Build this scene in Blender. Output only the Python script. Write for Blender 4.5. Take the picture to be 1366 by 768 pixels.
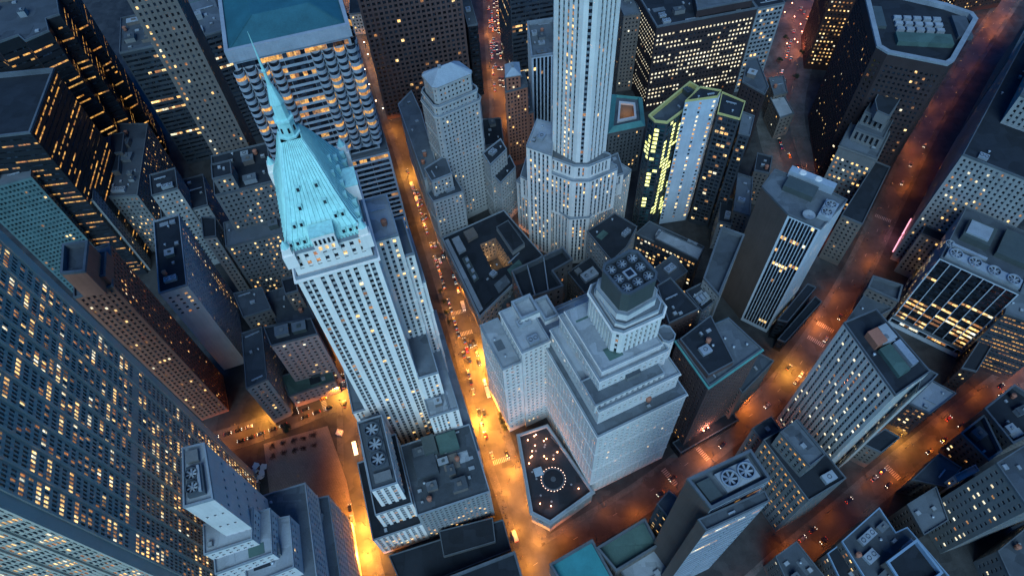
import bpy, bmesh, math, random
from mathutils import Vector, Matrix
from mathutils.bvhtree import BVHTree
R_ = math.radians
CAMROT = [[0.9973423, 0.0728578, 0.0], [-0.0603046, 0.8255027, -0.5611672], [-0.0408854, 0.5596759, 0.8277024]]
for o in list(bpy.data.objects): bpy.data.objects.remove(o)
sc = bpy.context.scene
COL = sc.collection
# ------------------------------------------------------------------ camera, sky, sun, exposure
CAM_H = 405.0
camd = bpy.data.cameras.new('camera'); cam = bpy.data.objects.new('camera', camd); COL.objects.link(cam)
camd.sensor_width = 36.0; camd.lens = 911/1366*36; camd.clip_start = 1.0; camd.clip_end = 6000
cam.matrix_world = Matrix(CAMROT).to_4x4(); cam.location = (0, 0, CAM_H)
sc.camera = cam
world = bpy.data.worlds.new('World'); sc.world = world; world.use_nodes = True
nt = world.node_tree; bg = nt.nodes['Background']
sky = nt.nodes.new('ShaderNodeTexSky'); sky.sky_type = 'NISHITA'; sky.sun_disc = False
SUN_EL, SUN_ROT = 3.0, 184.0
sky.sun_elevation = R_(SUN_EL); sky.sun_rotation = R_(SUN_ROT); sky.ozone_density = 5.0; sky.dust_density = 0.3; sky.air_density = 1.0
hs = nt.nodes.new('ShaderNodeMix'); hs.data_type = 'RGBA'; hs.blend_type = 'MULTIPLY'; hs.inputs[0].default_value = 1.0
hs.inputs[7].default_value = (0.055, 0.66, 1.05, 1)
nt.links.new(sky.outputs[0], hs.inputs[6]); nt.links.new(hs.outputs[2], bg.inputs[0]); bg.inputs[1].default_value = 0.056
sund = bpy.data.lights.new('sun', 'SUN'); sun = bpy.data.objects.new('sun', sund); COL.objects.link(sun)
sund.energy = 0.46; sund.angle = R_(40); sund.color = (0.47, 0.765, 1.0)
_sd = Vector((math.sin(R_(SUN_ROT)), math.cos(R_(SUN_ROT)), math.tan(R_(46)))).normalized()
sun.rotation_euler = _sd.to_track_quat('Z', 'Y').to_euler()
sc.view_settings.view_transform = 'Standard'; sc.view_settings.look = 'None'; sc.view_settings.gamma = 1.0
sc.view_settings.use_curve_mapping = False
sc.view_settings.exposure = 2.95
LAMP_W = 0.95
try:
    sc.cycles.use_denoising = True; sc.cycles.denoiser = 'OPENIMAGEDENOISE'
except Exception: pass
sc.cycles.max_bounces = 5; sc.cycles.diffuse_bounces = 2; sc.cycles.glossy_bounces = 2; sc.cycles.transmission_bounces = 0
sc.cycles.sample_clamp_indirect = 4.0; sc.cycles.caustics_reflective = False; sc.cycles.caustics_refractive = False
# ------------------------------------------------------------------ layout, metres; (kind, label, style, tiers (outline, base z, top z, options), options)
BL = [
 ["slab_tower","huge gridded grey slab tower with many lit offices filling the lower left corner","slab",[[[[-198.5,141.1],[-178.9,56.3],[-143.9,64.4],[-163.4,149.2]],0.0,248.0,{}]],{"roof":"flat"}],
 ["stepped_building","pale blue stone building stepping down in terraces beside the plaza, two fans on top","pale",[[[[-115.8,114.0],[-116.3,101.9],[-116.3,41.3],[-85.1,39.3],[-92.7,73.5],[-102.7,115.8]],0.0,54.7,{"cl":1}],[[[-129.3,110.1],[-128.9,100.0],[-123.8,33.9],[-88.6,31.6],[-97.5,70.3],[-107.9,115.2]],0.0,78.2,{}],[[[-130.7,92.9],[-123.8,66.3],[-104.1,72.9],[-108.8,95.3]],78.2,92.3,{}],[[[-140.1,91.1],[-134.6,70.1],[-111.2,77.0],[-114.9,96.6]],80.3,101.3,{}],[[[-139.6,88.7],[-136.8,76.2],[-117.4,81.2],[-119.1,94.6]],86.3,110.3,{}],[[[-128.9,83.3],[-118.1,85.7],[-125.8,108.5],[-134.4,107.0]],0.0,151.3,{"style":"rowwall","cl":"fans2"}]],{}],
 ["brown_tower","slim brown brick tower with an open topped penthouse rising beside the gridded slab","brown",[[[[-206.0,189.1],[-189.3,194.5],[-197.8,220.7],[-214.5,215.3]],0.0,144.0,{"cl":1}],[[[-202.0,189.9],[-191.1,190.2],[-194.9,208.2],[-206.4,207.0]],144.0,162.0,{"plain":1,"well":1}],[[[-196.6,194.7],[-189.9,195.8],[-193.2,210.7],[-200.6,210.0]],144.0,151.0,{"plain":1}]],{}],
 ["white_block","white block with a windowless lower end wall and sunken roof deck behind the brown tower","whitegrid",[[[[-198.1,224.9],[-183.3,229.3],[-199.1,283.0],[-213.8,278.7]],0.0,93.0,{"cl":2,"face":{"0":"endwall"}}]],{}],
 ["dark_lit_tower","black tower with gold lit floor lines and a sunken roof above the teal tower","blackgold",[[[[-313.2,308.6],[-270.5,311.5],[-275.0,369.6],[-336.5,367.2]],0.0,140.0,{"well":1}]],{}],
 ["zigzag_tower","near black tower with a zigzag cascade of gold lit floors in the upper left corner","zigzag",[[[[-342.3,387.8],[-320.0,391.2],[-311.7,384.2],[-298.8,391.8],[-292.2,385.0],[-280.2,394.2],[-286.4,407.5],[-278.9,411.4],[-287.7,433.2],[-282.3,438.5],[-293.5,464.9],[-374.0,466.1]],0.0,150.0,{"cl":1}]],{}],
 ["flat_roof_block","tan block with flat grey roof and small white penthouses below the zigzag tower","tan",[[[[-275.5,331.9],[-252.2,331.7],[-262.1,403.6],[-289.9,406.6]],0.0,62.0,{"cl":1,"style":"lowerlit"}],[[[-285.7,368.9],[-278.6,370.4],[-281.7,383.6],[-289.0,382.9]],62.0,70.0,{"plain":1}],[[[-279.0,368.0],[-269.7,369.3],[-273.4,389.6],[-283.4,388.3]],62.0,68.0,{"plain":1}],[[[-279.3,351.7],[-269.1,352.9],[-273.0,371.7],[-285.1,370.6]],62.0,66.0,{"plain":1}]],{}],
 ["teal_tower","greenish teal glass tower with a fine window grid at the left edge behind the slab","tealgrid",[[[[-319.0,295.2],[-285.5,305.3],[-295.1,337.0],[-328.5,326.9]],0.0,112.0,{"cl":1}]],{}],
 ["small_white_tower","small white topped tower squeezed between the teal tower and the tan flat roofed block","stone",[[[[-279.5,313.5],[-269.1,314.7],[-273.2,331.8],[-282.4,331.7]],0.0,78.0,{"plain":0}]],{}],
 ["stepped_beige_block","low beige stepped block in the shadow left of the very tall narrow tower","stone",[[[[-229.2,312.7],[-213.2,317.7],[-219.1,336.6],[-235.1,331.6]],0.0,80.0,{}],[[[-233.1,312.4],[-203.3,321.6],[-212.3,351.0],[-242.1,341.8]],0.0,58.0,{"cl":1}]],{}],
 ["tall_narrow_tower","very tall narrow grey brown tower leaning from the top left with lit window columns","talltower",[[[[-178.9,317.3],[-157.6,322.7],[-163.4,346.0],[-184.7,340.6]],0.0,262.0,{}],[[[-168.9,278.2],[-135.9,286.5],[-144.2,319.4],[-177.2,311.2]],0.0,112.0,{"cl":1,"style":"lowerlit"}],[[[-165.7,279.7],[-155.0,282.4],[-157.9,294.0],[-168.6,291.4]],0.0,124.0,{"plain":0,"style":"lowerlit"}],[[[-172.6,265.6],[-137.6,274.3],[-142.5,293.7],[-177.4,285.0]],0.0,80.0,{"style":"lowerlit"}]],{}],
 ["dark_strip_office","black glass office with broken yellow lit strips left of the very tall narrow tower","darkstrip",[[[[-263.7,423.1],[-225.4,432.2],[-235.4,474.2],[-273.7,465.1]],0.0,110.0,{"cl":1}]],{}],
 ["dark_block_behind","dark office block with a few yellow windows right behind the very tall narrow tower","darkstrip",[[[[-215.4,441.4],[-195.0,449.6],[-216.7,503.3],[-237.1,495.1]],0.0,105.0,{"cl":1}]],{}],
 ["small_grey_roof_block","small block with a square grey roof just right of the white block","stone",[[[[-189.2,275.7],[-181.3,276.2],[-184.6,291.7],[-194.0,293.2]],0.0,78.0,{}]],{}],
 ["pink_wall_block","mid rise block with a dusty pink wall above a low green roof","pinkwall",[[[[-142.4,203.8],[-115.9,209.7],[-121.0,221.0],[-148.7,217.1]],0.0,62.0,{"cl":2}],[[[-145.0,193.5],[-116.8,202.2],[-121.5,216.7],[-152.1,208.3]],0.0,16.0,{"plain":0,"roof":"green"}]],{}],
 ["corner_strip_block","narrow block with a long sunken blue roof facing the plaza beside the pink walled block","stone",[[[[-158.0,183.4],[-146.6,188.8],[-155.0,225.3],[-166.8,221.5]],0.0,50.0,{"cl":1}]],{}],
 ["shadow_block","low shadowed block with mixed grey roofs behind the pink walled block","tan",[[[[-162.1,225.0],[-146.1,230.1],[-153.9,246.1],[-171.0,243.2]],0.0,62.0,{"cl":1}],[[[-145.1,225.4],[-122.2,227.2],[-135.6,254.8],[-156.7,248.6]],0.0,52.0,{"cl":1}],[[[-135.4,234.2],[-128.0,236.2],[-131.5,247.0],[-139.1,244.9]],0.0,70.0,{"plain":0}]],{}],
 ["column_tower","broad banded office tower with rounded corner columns and teal hipped roof behind the spire","ribbon60",[[[[-134.2,300.1],[-75.2,314.8],[-87.0,362.4],[-146.1,347.6]],0.0,186.6,{}],[[[-135.3,298.3],[-73.4,313.7],[-85.9,364.2],[-147.9,348.7]],186.6,192.6,{"plain":1,"roof":"hip"}],[[[-137.5,294.7],[-69.7,311.6],[-83.8,367.8],[-151.5,350.9]],0.0,105.9,{}]],{"cols60":1}],
 ["low_blue_roof_block","low block with a flat blue roof above the lamp lit plaza at the top edge","stone",[[[[-134.3,583.4],[-106.0,584.7],[-108.9,647.9],[-137.2,646.6]],0.0,22.0,{}]],{}],
 ["brown_grid_tower","dark brown stone tower with a deep grid of black windows by the lamp plaza","browngrid",[[[[-97.2,459.9],[-21.7,474.0],[-31.8,528.0],[-107.3,513.9]],0.0,185.0,{}]],{}],
 ["dark_slim_block","dark slim block between the brown grid tower and the orange street at the top","darkglass",[[[[-20.1,482.7],[-12.1,483.8],[-21.7,553.1],[-29.7,552.0]],0.0,70.0,{}]],{}],
 ["dark_banded_office","dark banded office with short lit strips behind the white striped block at the top","darkstrip",[[[[15.0,488.9],[50.4,495.1],[41.8,544.4],[6.3,538.1]],0.0,135.0,{}]],{}],
 ["white_striped_block","black block with thin white vertical stripes and sunken roof beside the tall white tower","whitestripe",[[[[26.9,425.2],[46.1,427.4],[48.0,470.6],[26.7,468.3]],0.0,80.0,{"well":1,"cl":1}]],{}],
 ["old_narrow_tower","old narrow brown tower with a dark hipped top left of the tall white tower","brown",[[[[6.6,395.3],[16.9,396.6],[16.7,409.9],[6.8,408.5]],0.0,88.0,{"roof":"pyr","rh":5}],[[[5.4,393.0],[22.0,397.7],[21.0,414.6],[5.8,411.2]],0.0,76.0,{}],[[[5.3,393.5],[26.1,399.6],[25.3,434.3],[6.0,427.5]],0.0,50.0,{"cl":1}]],{}],
 ["tall_white_tower","tall white stone tower with chamfered corners rising out of the top edge","ws20",[[[[8.5,329.9],[41.7,292.1],[54.9,292.3],[89.6,331.9],[63.0,362.0],[39.7,365.5]],0.0,50.8,{"style":"ws20b","cl":0}],[[[16.3,325.6],[44.3,302.4],[55.3,302.0],[78.1,313.9],[77.4,319.2],[49.4,342.4],[38.4,342.8],[15.6,330.9]],47.8,58.8,{"style":"ws20b"}],[[[21.4,308.1],[43.0,294.3],[53.3,293.2],[72.5,301.7],[72.1,305.0],[50.5,318.9],[40.3,319.9],[21.1,311.4]],47.8,85.1,{"style":"ws20b"}],[[[26.7,307.5],[43.9,296.7],[52.6,295.9],[67.4,302.1],[67.0,304.7],[49.9,315.5],[41.1,316.3],[26.3,310.1]],83.1,95.8,{}],[[[15.2,310.5],[30.3,301.2],[34.8,328.7],[23.7,334.0]],0.0,101.8,{"style":"ws20b","cl":1}],[[[11.0,318.6],[24.2,307.8],[30.3,331.3],[17.6,340.4]],46.8,66.8,{"style":"ws20b"}],[[[69.5,311.4],[80.0,314.4],[78.8,333.5],[69.0,329.5]],46.8,66.8,{"style":"ws20b"}],[[[31.8,312.3],[45.1,299.8],[52.1,299.1],[64.9,307.6],[64.8,310.7],[51.5,323.2],[44.6,323.9],[31.8,315.4]],0.0,226.0,{}]],{}],
 ["hip_roof_tower","grey stone tower with a blue hipped roof standing right of the orange lit street","stonep",[[[[-45.4,356.7],[-46.3,354.1],[-40.1,342.2],[-37.4,341.3],[-16.3,352.3],[-15.7,354.8],[-23.2,364.5],[-26.3,365.2]],0.0,127.0,{"roof":"pyr","rh":7,"corn":1}],[[[-47.7,357.9],[-48.8,354.7],[-41.2,339.9],[-37.9,338.9],[-13.7,351.4],[-13.0,354.6],[-22.3,366.5],[-26.1,367.5]],0.0,114.0,{"corn":1}],[[[-49.1,358.4],[-50.2,355.1],[-41.6,338.6],[-38.3,337.5],[-12.2,351.1],[-11.5,354.2],[-22.0,367.8],[-25.8,368.7]],0.0,107.0,{"corn":1}],[[[-54.5,326.8],[-44.2,331.4],[-57.5,394.9],[-65.3,419.2],[-75.1,405.0]],0.0,62.0,{"cl":1}],[[[-53.3,328.9],[-48.2,316.7],[-34.6,322.8],[-39.0,340.1]],0.0,70.0,{}],[[[-53.2,319.8],[-49.1,311.2],[-28.5,318.7],[-35.5,336.3]],0.0,56.0,{}],[[[-8.8,335.7],[3.4,349.7],[-0.3,360.6],[-13.6,347.8]],0.0,62.0,{"cl":1}],[[[-2.6,331.2],[8.9,345.4],[5.4,357.7],[-9.0,341.3]],0.0,48.0,{}]],{}],
 ["court_roof_block","stone block with green copper cornice and a small glowing square light court","stoneg",[[[[79.7,374.1],[107.3,379.2],[110.2,409.8],[88.5,415.6]],0.0,48.0,{"ring":0.42,"corn":1}]],{}],
 ["tan_sign_block","narrow tan block beside the pale lit lane at the top edge","tan",[[[[103.6,474.2],[117.4,475.4],[114.3,509.3],[100.5,508.0]],0.0,75.0,{"cl":1}]],{}],
 ["brown_lit_office","broad dark brown office with rows of lit square windows and sunken roof","brownlit",[[[[123.5,445.8],[203.4,459.8],[194.9,508.1],[115.0,494.1]],0.0,83.0,{"well":1,"cl":1}],[[[155.0,454.8],[199.2,462.8],[201.7,486.4],[157.4,479.8]],83.0,89.0,{"well":1,"plain":1}]],{}],
 ["white_frame_office","white framed office grid attached to the right of the brown lit office","whiteframe",[[[[205.2,462.6],[227.3,466.7],[221.6,497.2],[199.5,493.1]],0.0,81.0,{}]],{}],
 ["crown_tower","dark glass tower with yellow panels and edge lights beside a pale windowed slab","crown",[[[[93.7,325.9],[96.5,320.1],[104.1,318.0],[117.5,328.9],[130.4,349.0],[125.7,354.7]],0.0,105.6,{"well":1,"cl":1,"edge":1,"style":"crownl"}],[[[114.3,323.0],[134.6,324.9],[138.1,330.1],[126.1,334.9]],0.0,117.6,{"cl":1,"style":"crownc","edge":1}],[[[136.7,323.4],[149.2,316.6],[156.3,331.8],[144.0,342.4]],0.0,105.6,{"cl":1,"edge":1,"style":"crownr"}],[[[150.3,315.1],[156.6,311.8],[163.9,328.9],[157.4,333.9]],0.0,95.6,{"style":"crownr"}]],{}],
 ["dark_wedge_block","dark wedge shaped block with a black roof right of the crown tower","browngrid2",[[[[195.0,386.5],[199.9,394.2],[200.5,428.1],[192.7,427.2],[182.4,402.1]],0.0,62.0,{}]],{}],
 ["small_plaza_block","small low block with a dark roof at the edge of the red lit square","tan",[[[[222.4,425.4],[234.0,427.7],[236.7,448.0],[223.9,446.5]],0.0,26.0,{"cl":1}]],{}],
 ["white_roof_house","small low block with a white ridged roof facing the red lit square","tan",[[[[222.2,403.3],[234.7,407.3],[232.7,429.9],[220.8,426.6]],0.0,22.0,{"roof":"light"}]],{}],
 ["octagon_roof_tower","dark tower with a pale rimmed octagonal roof full of machinery at the top right","dark16",[[[[258.8,426.8],[254.9,409.5],[244.5,359.4],[249.0,352.0],[280.7,336.6],[286.5,340.3],[318.3,379.1],[318.2,386.5],[305.5,398.1]],0.0,119.1,{"well":1,"cl":"oct"}]],{}],
 ["gold_grid_office","dark red office with a close grid of gold lit windows above the red lit square","goldgrid",[[[[273.3,486.7],[304.2,479.1],[315.0,522.8],[284.0,530.4]],0.0,95.0,{}]],{}],
 ["red_lit_block","low dark block with a row of red orange lit windows behind the octagon roofed tower","goldgrid",[[[[428.2,547.9],[476.9,553.7],[473.3,583.5],[424.6,577.6]],0.0,20.0,{}]],{}],
 ["ornate_tower","ornate old stone tower with arched upper tiers and a dark octagonal penthouse","ornate",[[[[233.1,332.6],[253.6,317.6],[293.9,372.6],[273.3,387.6]],0.0,60.0,{"corn":1}],[[[241.4,337.4],[256.6,325.6],[287.8,366.0],[272.6,377.7]],0.0,70.0,{"style":"arch"}],[[[245.8,342.1],[257.8,332.0],[281.1,359.6],[269.1,369.7]],0.0,80.0,{"style":"arch"}],[[[248.4,334.2],[254.2,328.5],[268.9,345.2],[272.0,353.2],[255.5,351.2],[250.5,344.3]],80.0,88.0,{"plain":1,"roof":"dark"}]],{}],
 ["side_roof_block","block with a long blue roof along the red lit avenue beside the ornate tower","tan",[[[[222.3,281.9],[233.3,273.1],[269.5,321.2],[261.9,327.7]],0.0,46.0,{"cl":0}]],{}],
 ["long_white_building","long pale stone building with small lit windows above the glowing pink strip sign","longwhite",[[[[272.0,276.0],[308.5,244.9],[405.7,359.2],[369.1,390.3]],0.0,103.0,{"cl":2}],[[[270.7,265.3],[299.6,240.6],[305.3,247.3],[276.3,271.9]],0.0,42.0,{}],[[[305.5,300.0],[333.7,276.0],[385.5,337.0],[357.3,361.0]],103.0,124.0,{"cl":1}]],{"sign":1}],
 ["corner_dark_block","dark block with teal roof boxes in the top right corner","tan",[[[[374.3,396.4],[420.0,357.5],[486.1,435.2],[440.3,474.1]],0.0,70.0,{"cl":2}]],{}],
 ["fin_tower","black office tower with white vertical fins, lit floors and four big roof fans","fins",[[[[251.7,224.2],[284.9,195.8],[315.4,231.6],[282.2,259.9]],0.0,73.0,{"cl":"fans4"}],[[[250.0,223.4],[291.5,189.1],[329.7,235.3],[288.2,269.6]],0.0,9.0,{}]],{}],
 ["gold_line_block","block with dense gold lit window lines at the right edge below the fin tower","goldgrid2",[[[[283.2,192.4],[309.8,176.6],[321.7,196.7],[295.1,212.5]],0.0,58.0,{"cl":1}]],{}],
 ["dark_wedge_hall","low wedge roofed dark hall between the fin tower and the lower right avenue","browngrid2",[[[[266.5,174.8],[274.2,171.7],[307.2,203.7],[301.4,207.5]],0.0,26.0,{}]],{}],
 ["notched_wing_tower","grey pier lined stone tower with sunken roof and lit lower wings beside the avenue","pier30",[[[[157.9,160.9],[168.1,121.8],[187.9,132.2],[175.6,167.1]],0.0,116.8,{"cl":"p30","roof":"grey"}],[[[125.7,127.3],[139.4,94.5],[161.4,104.2],[146.8,137.1]],0.0,58.0,{"cl":1,"style":"pier30l"}],[[[129.1,124.7],[138.7,106.5],[147.7,111.6],[139.2,130.8]],58.0,74.0,{"style":"pier30l"}],[[[125.7,138.6],[130.8,128.3],[141.7,133.9],[137.7,144.7]],0.0,46.0,{"style":"pier30l"}],[[[183.4,126.3],[192.9,131.7],[196.6,134.5],[191.9,138.9]],0.0,107.8,{"plain":0}]],{}],
 ["skylight_house","small block with a pale roof and a dark skylight above the red lit avenue","tan",[[[[243.2,220.5],[250.6,232.5],[234.5,241.6],[228.0,232.8]],0.0,32.0,{"well":1}]],{}],
 ["flat_avenue_block","low block with plain blue grey roof at the avenue beside the pier lined tower","tan",[[[[209.7,212.6],[232.3,215.8],[242.7,220.5],[230.0,233.9]],0.0,24.0,{}]],{}],
 ["striped_tower","black tower with white vertical stripes a blank brown side wall and rooftop fans and dish","stripe6",[[[[145.5,256.2],[154.3,234.7],[168.9,223.3],[189.3,241.8],[176.9,254.2],[156.2,268.5]],0.0,110.2,{"face":{"0":"blankbrown","5":"blankbrown"},"cl":"c6"}]],{}],
 ["low_slab_hall","low narrow dark slab roof beside the striped tower above the avenue","darkglass",[[[[174.8,217.4],[200.8,241.9],[196.3,245.4],[169.1,219.6]],0.0,22.0,{}]],{}],
 ["low_strip_hall","lowest thin dark slab roof nearest the avenue pavement at the striped tower","darkglass",[[[[169.5,210.8],[173.6,208.2],[206.4,236.7],[203.3,241.2]],0.0,12.0,{}]],{}],
 ["blue_edged_roof_block","block with an L shaped dark roof outlined by a bright blue parapet","tan",[[[[180.5,92.8],[156.1,77.7],[163.6,53.3],[181.5,38.9],[203.9,54.0],[193.5,76.5],[190.8,82.2],[184.2,80.1]],0.0,42.0,{"cl":1}],[[[176.1,47.8],[195.3,58.4],[189.1,74.5],[170.9,65.2]],42.0,50.0,{"well":1,"plain":1}],[[[155.3,46.8],[167.0,53.8],[159.3,78.7],[150.5,74.1]],0.0,34.0,{}]],{}],
 ["grey_window_block","broad grey block with square lit windows in the lower right corner","grey8",[[[[221.0,98.5],[225.8,76.5],[268.5,87.1],[263.1,117.1]],0.0,83.4,{"cl":1}],[[[242.2,47.7],[271.1,59.9],[270.7,86.4],[241.7,71.2]],0.0,24.0,{}]],{}],
 ["dark_roof_annex","annex with a black roof between the blue edged roof and the grey block","tan",[[[[204.2,80.3],[219.5,86.8],[220.5,104.7],[201.5,96.4]],0.0,30.0,{"cl":0}]],{}],
 ["courtyard_roof_block","low dark roofed block with blue roof edges along the lower right avenue","tan",[[[[257.0,117.6],[266.8,122.5],[266.6,144.7],[248.4,134.6]],0.0,26.0,{"well":1,"cl":1}]],{}],
 ["edge_roof_block","low block with dark machinery roof at the right edge beside the lower right avenue","tan",[[[[271.6,125.0],[306.8,136.6],[289.0,160.1],[265.4,146.7]],0.0,30.0,{"well":1,"cl":2}]],{}],
 ["small_lit_house","small block with a pale roof and a few lit windows on the lower right avenue","tan",[[[[230.7,106.1],[243.3,116.2],[234.4,125.2],[213.7,111.6]],0.0,22.0,{"cl":1}]],{}],
 ["white_shed","thin white roofed shed next to the grey window block","pale",[[[[231.1,105.4],[244.7,110.6],[244.2,114.0],[230.7,109.1]],0.0,33.0,{}]],{}],
 ["dark_lit_house","dark house with clusters of yellow lit windows behind the pier lined tower","darkwin",[[[[222.3,151.6],[231.5,144.4],[251.1,155.4],[240.9,164.4]],0.0,34.0,{"roof":"light"}]],{}],
 ["low_grey_house","low grey house with a ribbed wall tucked behind the pier lined tower","tan",[[[[193.0,133.4],[201.5,127.4],[215.2,135.3],[208.8,141.2]],0.0,24.0,{}]],{}],
 ["green_spire_tower","tall white stone tower with a bright turquoise pyramid roof and needle spire","w40",[[[[-81.7,153.4],[-51.2,161.3],[-63.3,207.8],[-93.8,199.8]],0.0,195.0,{"corn":2}],[[[-80.9,154.9],[-52.7,162.2],[-64.1,206.3],[-92.3,199.0]],195.0,208.0,{"style":"w40c"}],[[[-56.8,182.6],[-46.6,185.2],[-52.6,208.5],[-62.8,205.8]],0.0,178.0,{"style":"w40s"}],[[[-57.3,184.5],[-42.8,188.3],[-48.6,210.5],[-63.0,206.8]],0.0,160.0,{"style":"w40s"}],[[[-57.7,186.1],[-41.4,190.3],[-50.0,223.6],[-66.3,219.4]],0.0,135.0,{"style":"w40s"}],[[[-50.6,158.9],[-40.4,161.5],[-47.5,188.7],[-57.7,186.1]],0.0,95.0,{"style":"w40s","cl":0}],[[[-37.7,151.1],[-32.9,152.3],[-46.3,203.9],[-51.1,202.7]],0.0,70.0,{"style":"w40s"}],[[[-48.6,148.3],[-37.7,151.1],[-40.4,161.5],[-51.3,158.7]],0.0,70.0,{"style":"w40s"}],[[[-29.4,139.1],[-24.6,140.3],[-49.0,234.2],[-53.8,233.0]],0.0,40.0,{"style":"w40s","cl":1}],[[[-84.3,145.5],[-75.1,147.9],[-76.9,154.6],[-86.1,152.3]],0.0,66.0,{"style":"w40s"}],[[[-88.0,151.8],[-81.7,153.4],[-89.3,182.4],[-95.5,180.8]],0.0,75.0,{"style":"w40s"}]],{"spire":1,"frame":[-81.715,153.39,0.968,0.251,-0.251,0.968,31.503]}],
 ["three_fan_block","white stone block with three big round fans in a row on its roof","w40f",[[[[-75.4,109.1],[-62.8,112.3],[-72.2,148.6],[-84.8,145.4]],0.0,77.0,{"cl":"fans3"}],[[[-78.4,104.7],[-59.5,109.6],[-69.5,148.3],[-88.4,143.4]],0.0,52.0,{}],[[[-83.9,98.1],[-57.9,104.8],[-69.3,148.4],[-95.2,141.6]],0.0,30.0,{}]],{}],
 ["low_machinery_roof_block","low stone block with a dark machinery covered roof beside the brightest orange street","w40l",[[[[-57.6,104.4],[-19.4,114.3],[-29.4,152.9],[-67.6,143.0]],0.0,47.0,{"cl":3}]],{}],
 ["temple_hall","low dark roofed classical hall at the bottom edge left of the crossing","temple",[[[[-69.4,74.4],[-10.9,92.4],[-14.6,109.0],[-78.7,93.9]],0.0,12.0,{"plain":1,"roof":"tar"}],[[[-47.9,90.7],[-19.3,96.7],[-20.3,109.8],[-50.4,104.5]],12.0,15.0,{"plain":1,"roof":"tar"}],[[[-44.0,49.6],[-2.8,64.2],[-8.7,88.7],[-59.5,73.8]],0.0,24.0,{"well":1,"roof":"tar"}]],{}],
 ["courtyard_block","low wide block with black roofs around a lit tan courtyard beside the glowing street","stone55",[[[[-22.5,237.0],[22.9,283.4],[-1.9,326.8],[-47.0,305.2]],0.0,24.0,{"court":[[-20.462749004265394,297.30589248714125],[-9.082625405438865,302.3230035999527],[1.722798913757684,278.2212798120126],[-12.514468482974888,273.12472549903066]],"cl":2,"corn":1}],[[[2.3,285.5],[11.1,292.0],[0.8,314.0],[-8.0,308.6]],24.0,28.0,{"plain":1,"roof":"tar"}]],{}],
 ["open_top_block","tan block with open topped roof wells beside the courtyard block","tanplain",[[[[6.5,235.7],[33.1,244.3],[27.5,256.7],[41.1,264.6],[35.8,275.6],[0.3,259.1]],0.0,42.0,{"well":3}]],{}],
 ["lamp_alley_wing","low pale wing lined with four small lamps next to the courtyard block","stone",[[[[-7.2,236.6],[8.5,245.3],[1.3,277.7],[-9.5,273.5]],0.0,14.0,{}]],{}],
 ["setback_tower","pale blue stone setback tower with a boxed crown of round fans above the corner terrace","broad15",[[[[36.0,123.4],[83.3,142.3],[62.5,194.3],[15.2,175.3]],0.0,89.4,{"corn":1}],[[[36.7,130.1],[78.3,146.8],[59.7,193.2],[18.1,176.5]],89.4,104.0,{"corn":1}],[[[37.3,139.0],[71.6,152.7],[56.7,189.8],[22.4,176.1]],104.0,118.0,{"corn":1}],[[[34.9,131.5],[70.1,145.7],[64.9,158.7],[29.7,144.5]],100.0,108.0,{}],[[[38.4,141.6],[68.1,153.5],[54.7,186.9],[25.0,175.0]],118.0,123.0,{"corn":1}],[[[43.3,152.0],[47.8,150.2],[66.5,157.7],[68.4,162.1],[60.3,182.2],[55.9,184.1],[37.2,176.6],[35.3,172.2]],118.0,142.0,{"style":"broadtop","corn":2}],[[[44.3,153.9],[48.5,152.2],[64.6,158.6],[66.4,162.8],[59.4,180.3],[55.2,182.1],[39.1,175.6],[37.3,171.5]],142.0,145.0,{"plain":1}],[[[44.9,155.7],[49.5,154.2],[63.1,161.4],[64.5,166.0],[57.3,179.6],[52.7,181.1],[39.1,173.9],[37.7,169.3]],145.0,150.0,{"plain":0,"style":"tiny"}],[[[45.9,157.1],[49.4,156.0],[61.6,162.5],[62.7,166.0],[56.3,178.2],[52.8,179.3],[40.6,172.8],[39.5,169.3]],150.0,163.0,{"plain":1,"style":"fanbox","well":2,"cl":"fans8","roof":"tar"}],[[[69.2,156.1],[71.8,154.9],[74.6,156.1],[75.7,158.7],[73.8,163.3],[71.2,164.4],[68.5,163.3],[67.3,160.7]],104.0,121.0,{"style":"broad15"}],[[[2.7,168.7],[17.6,174.7],[7.3,200.2],[-7.5,194.3]],0.0,96.0,{"style":"broad15","corn":1}],[[[3.5,185.7],[13.7,189.8],[9.2,201.0],[-1.0,196.9]],96.0,101.0,{"well":1,"plain":1}],[[[15.9,184.3],[23.3,187.2],[18.1,200.2],[10.7,197.2]],96.0,100.0,{"well":1,"plain":1}],[[[-8.1,166.0],[2.2,170.1],[-9.0,198.0],[-19.2,193.9]],0.0,84.0,{"style":"broad15"}],[[[15.2,175.3],[62.5,194.3],[54.3,214.7],[7.0,195.8]],0.0,84.0,{"style":"broad15","cl":1}]],{}],
 ["terrace_bank","low chamfered stone bank with a lantern lit roof terrace and ring pool at the crossing","bank",[[[[1.7,109.9],[11.7,103.8],[37.4,119.1],[15.1,161.1],[-2.8,156.3]],0.0,18.0,{"corn":2,"well":2,"roof":"tar"}]],{"terrace":[[15.66,128.46],[5.23,150.04],[13.88,152.18],[1.42,128.64],[0.54,146.69],[20.15,143.36]]}],
 ["lit_side_block","block with a dark roof and pale edge and lit windows behind the boxed crown","stone",[[[[65.2,256.7],[76.5,267.3],[86.0,283.4],[72.9,296.4],[52.4,282.7]],0.0,48.0,{"cl":0}]],{}],
 ["twin_fan_house","small low block with a twin fan unit left of the boxed crown","tan",[[[[47.3,245.3],[64.5,255.8],[54.9,274.7],[37.8,263.1]],0.0,30.0,{"cl":"fans1"}]],{}],
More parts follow.
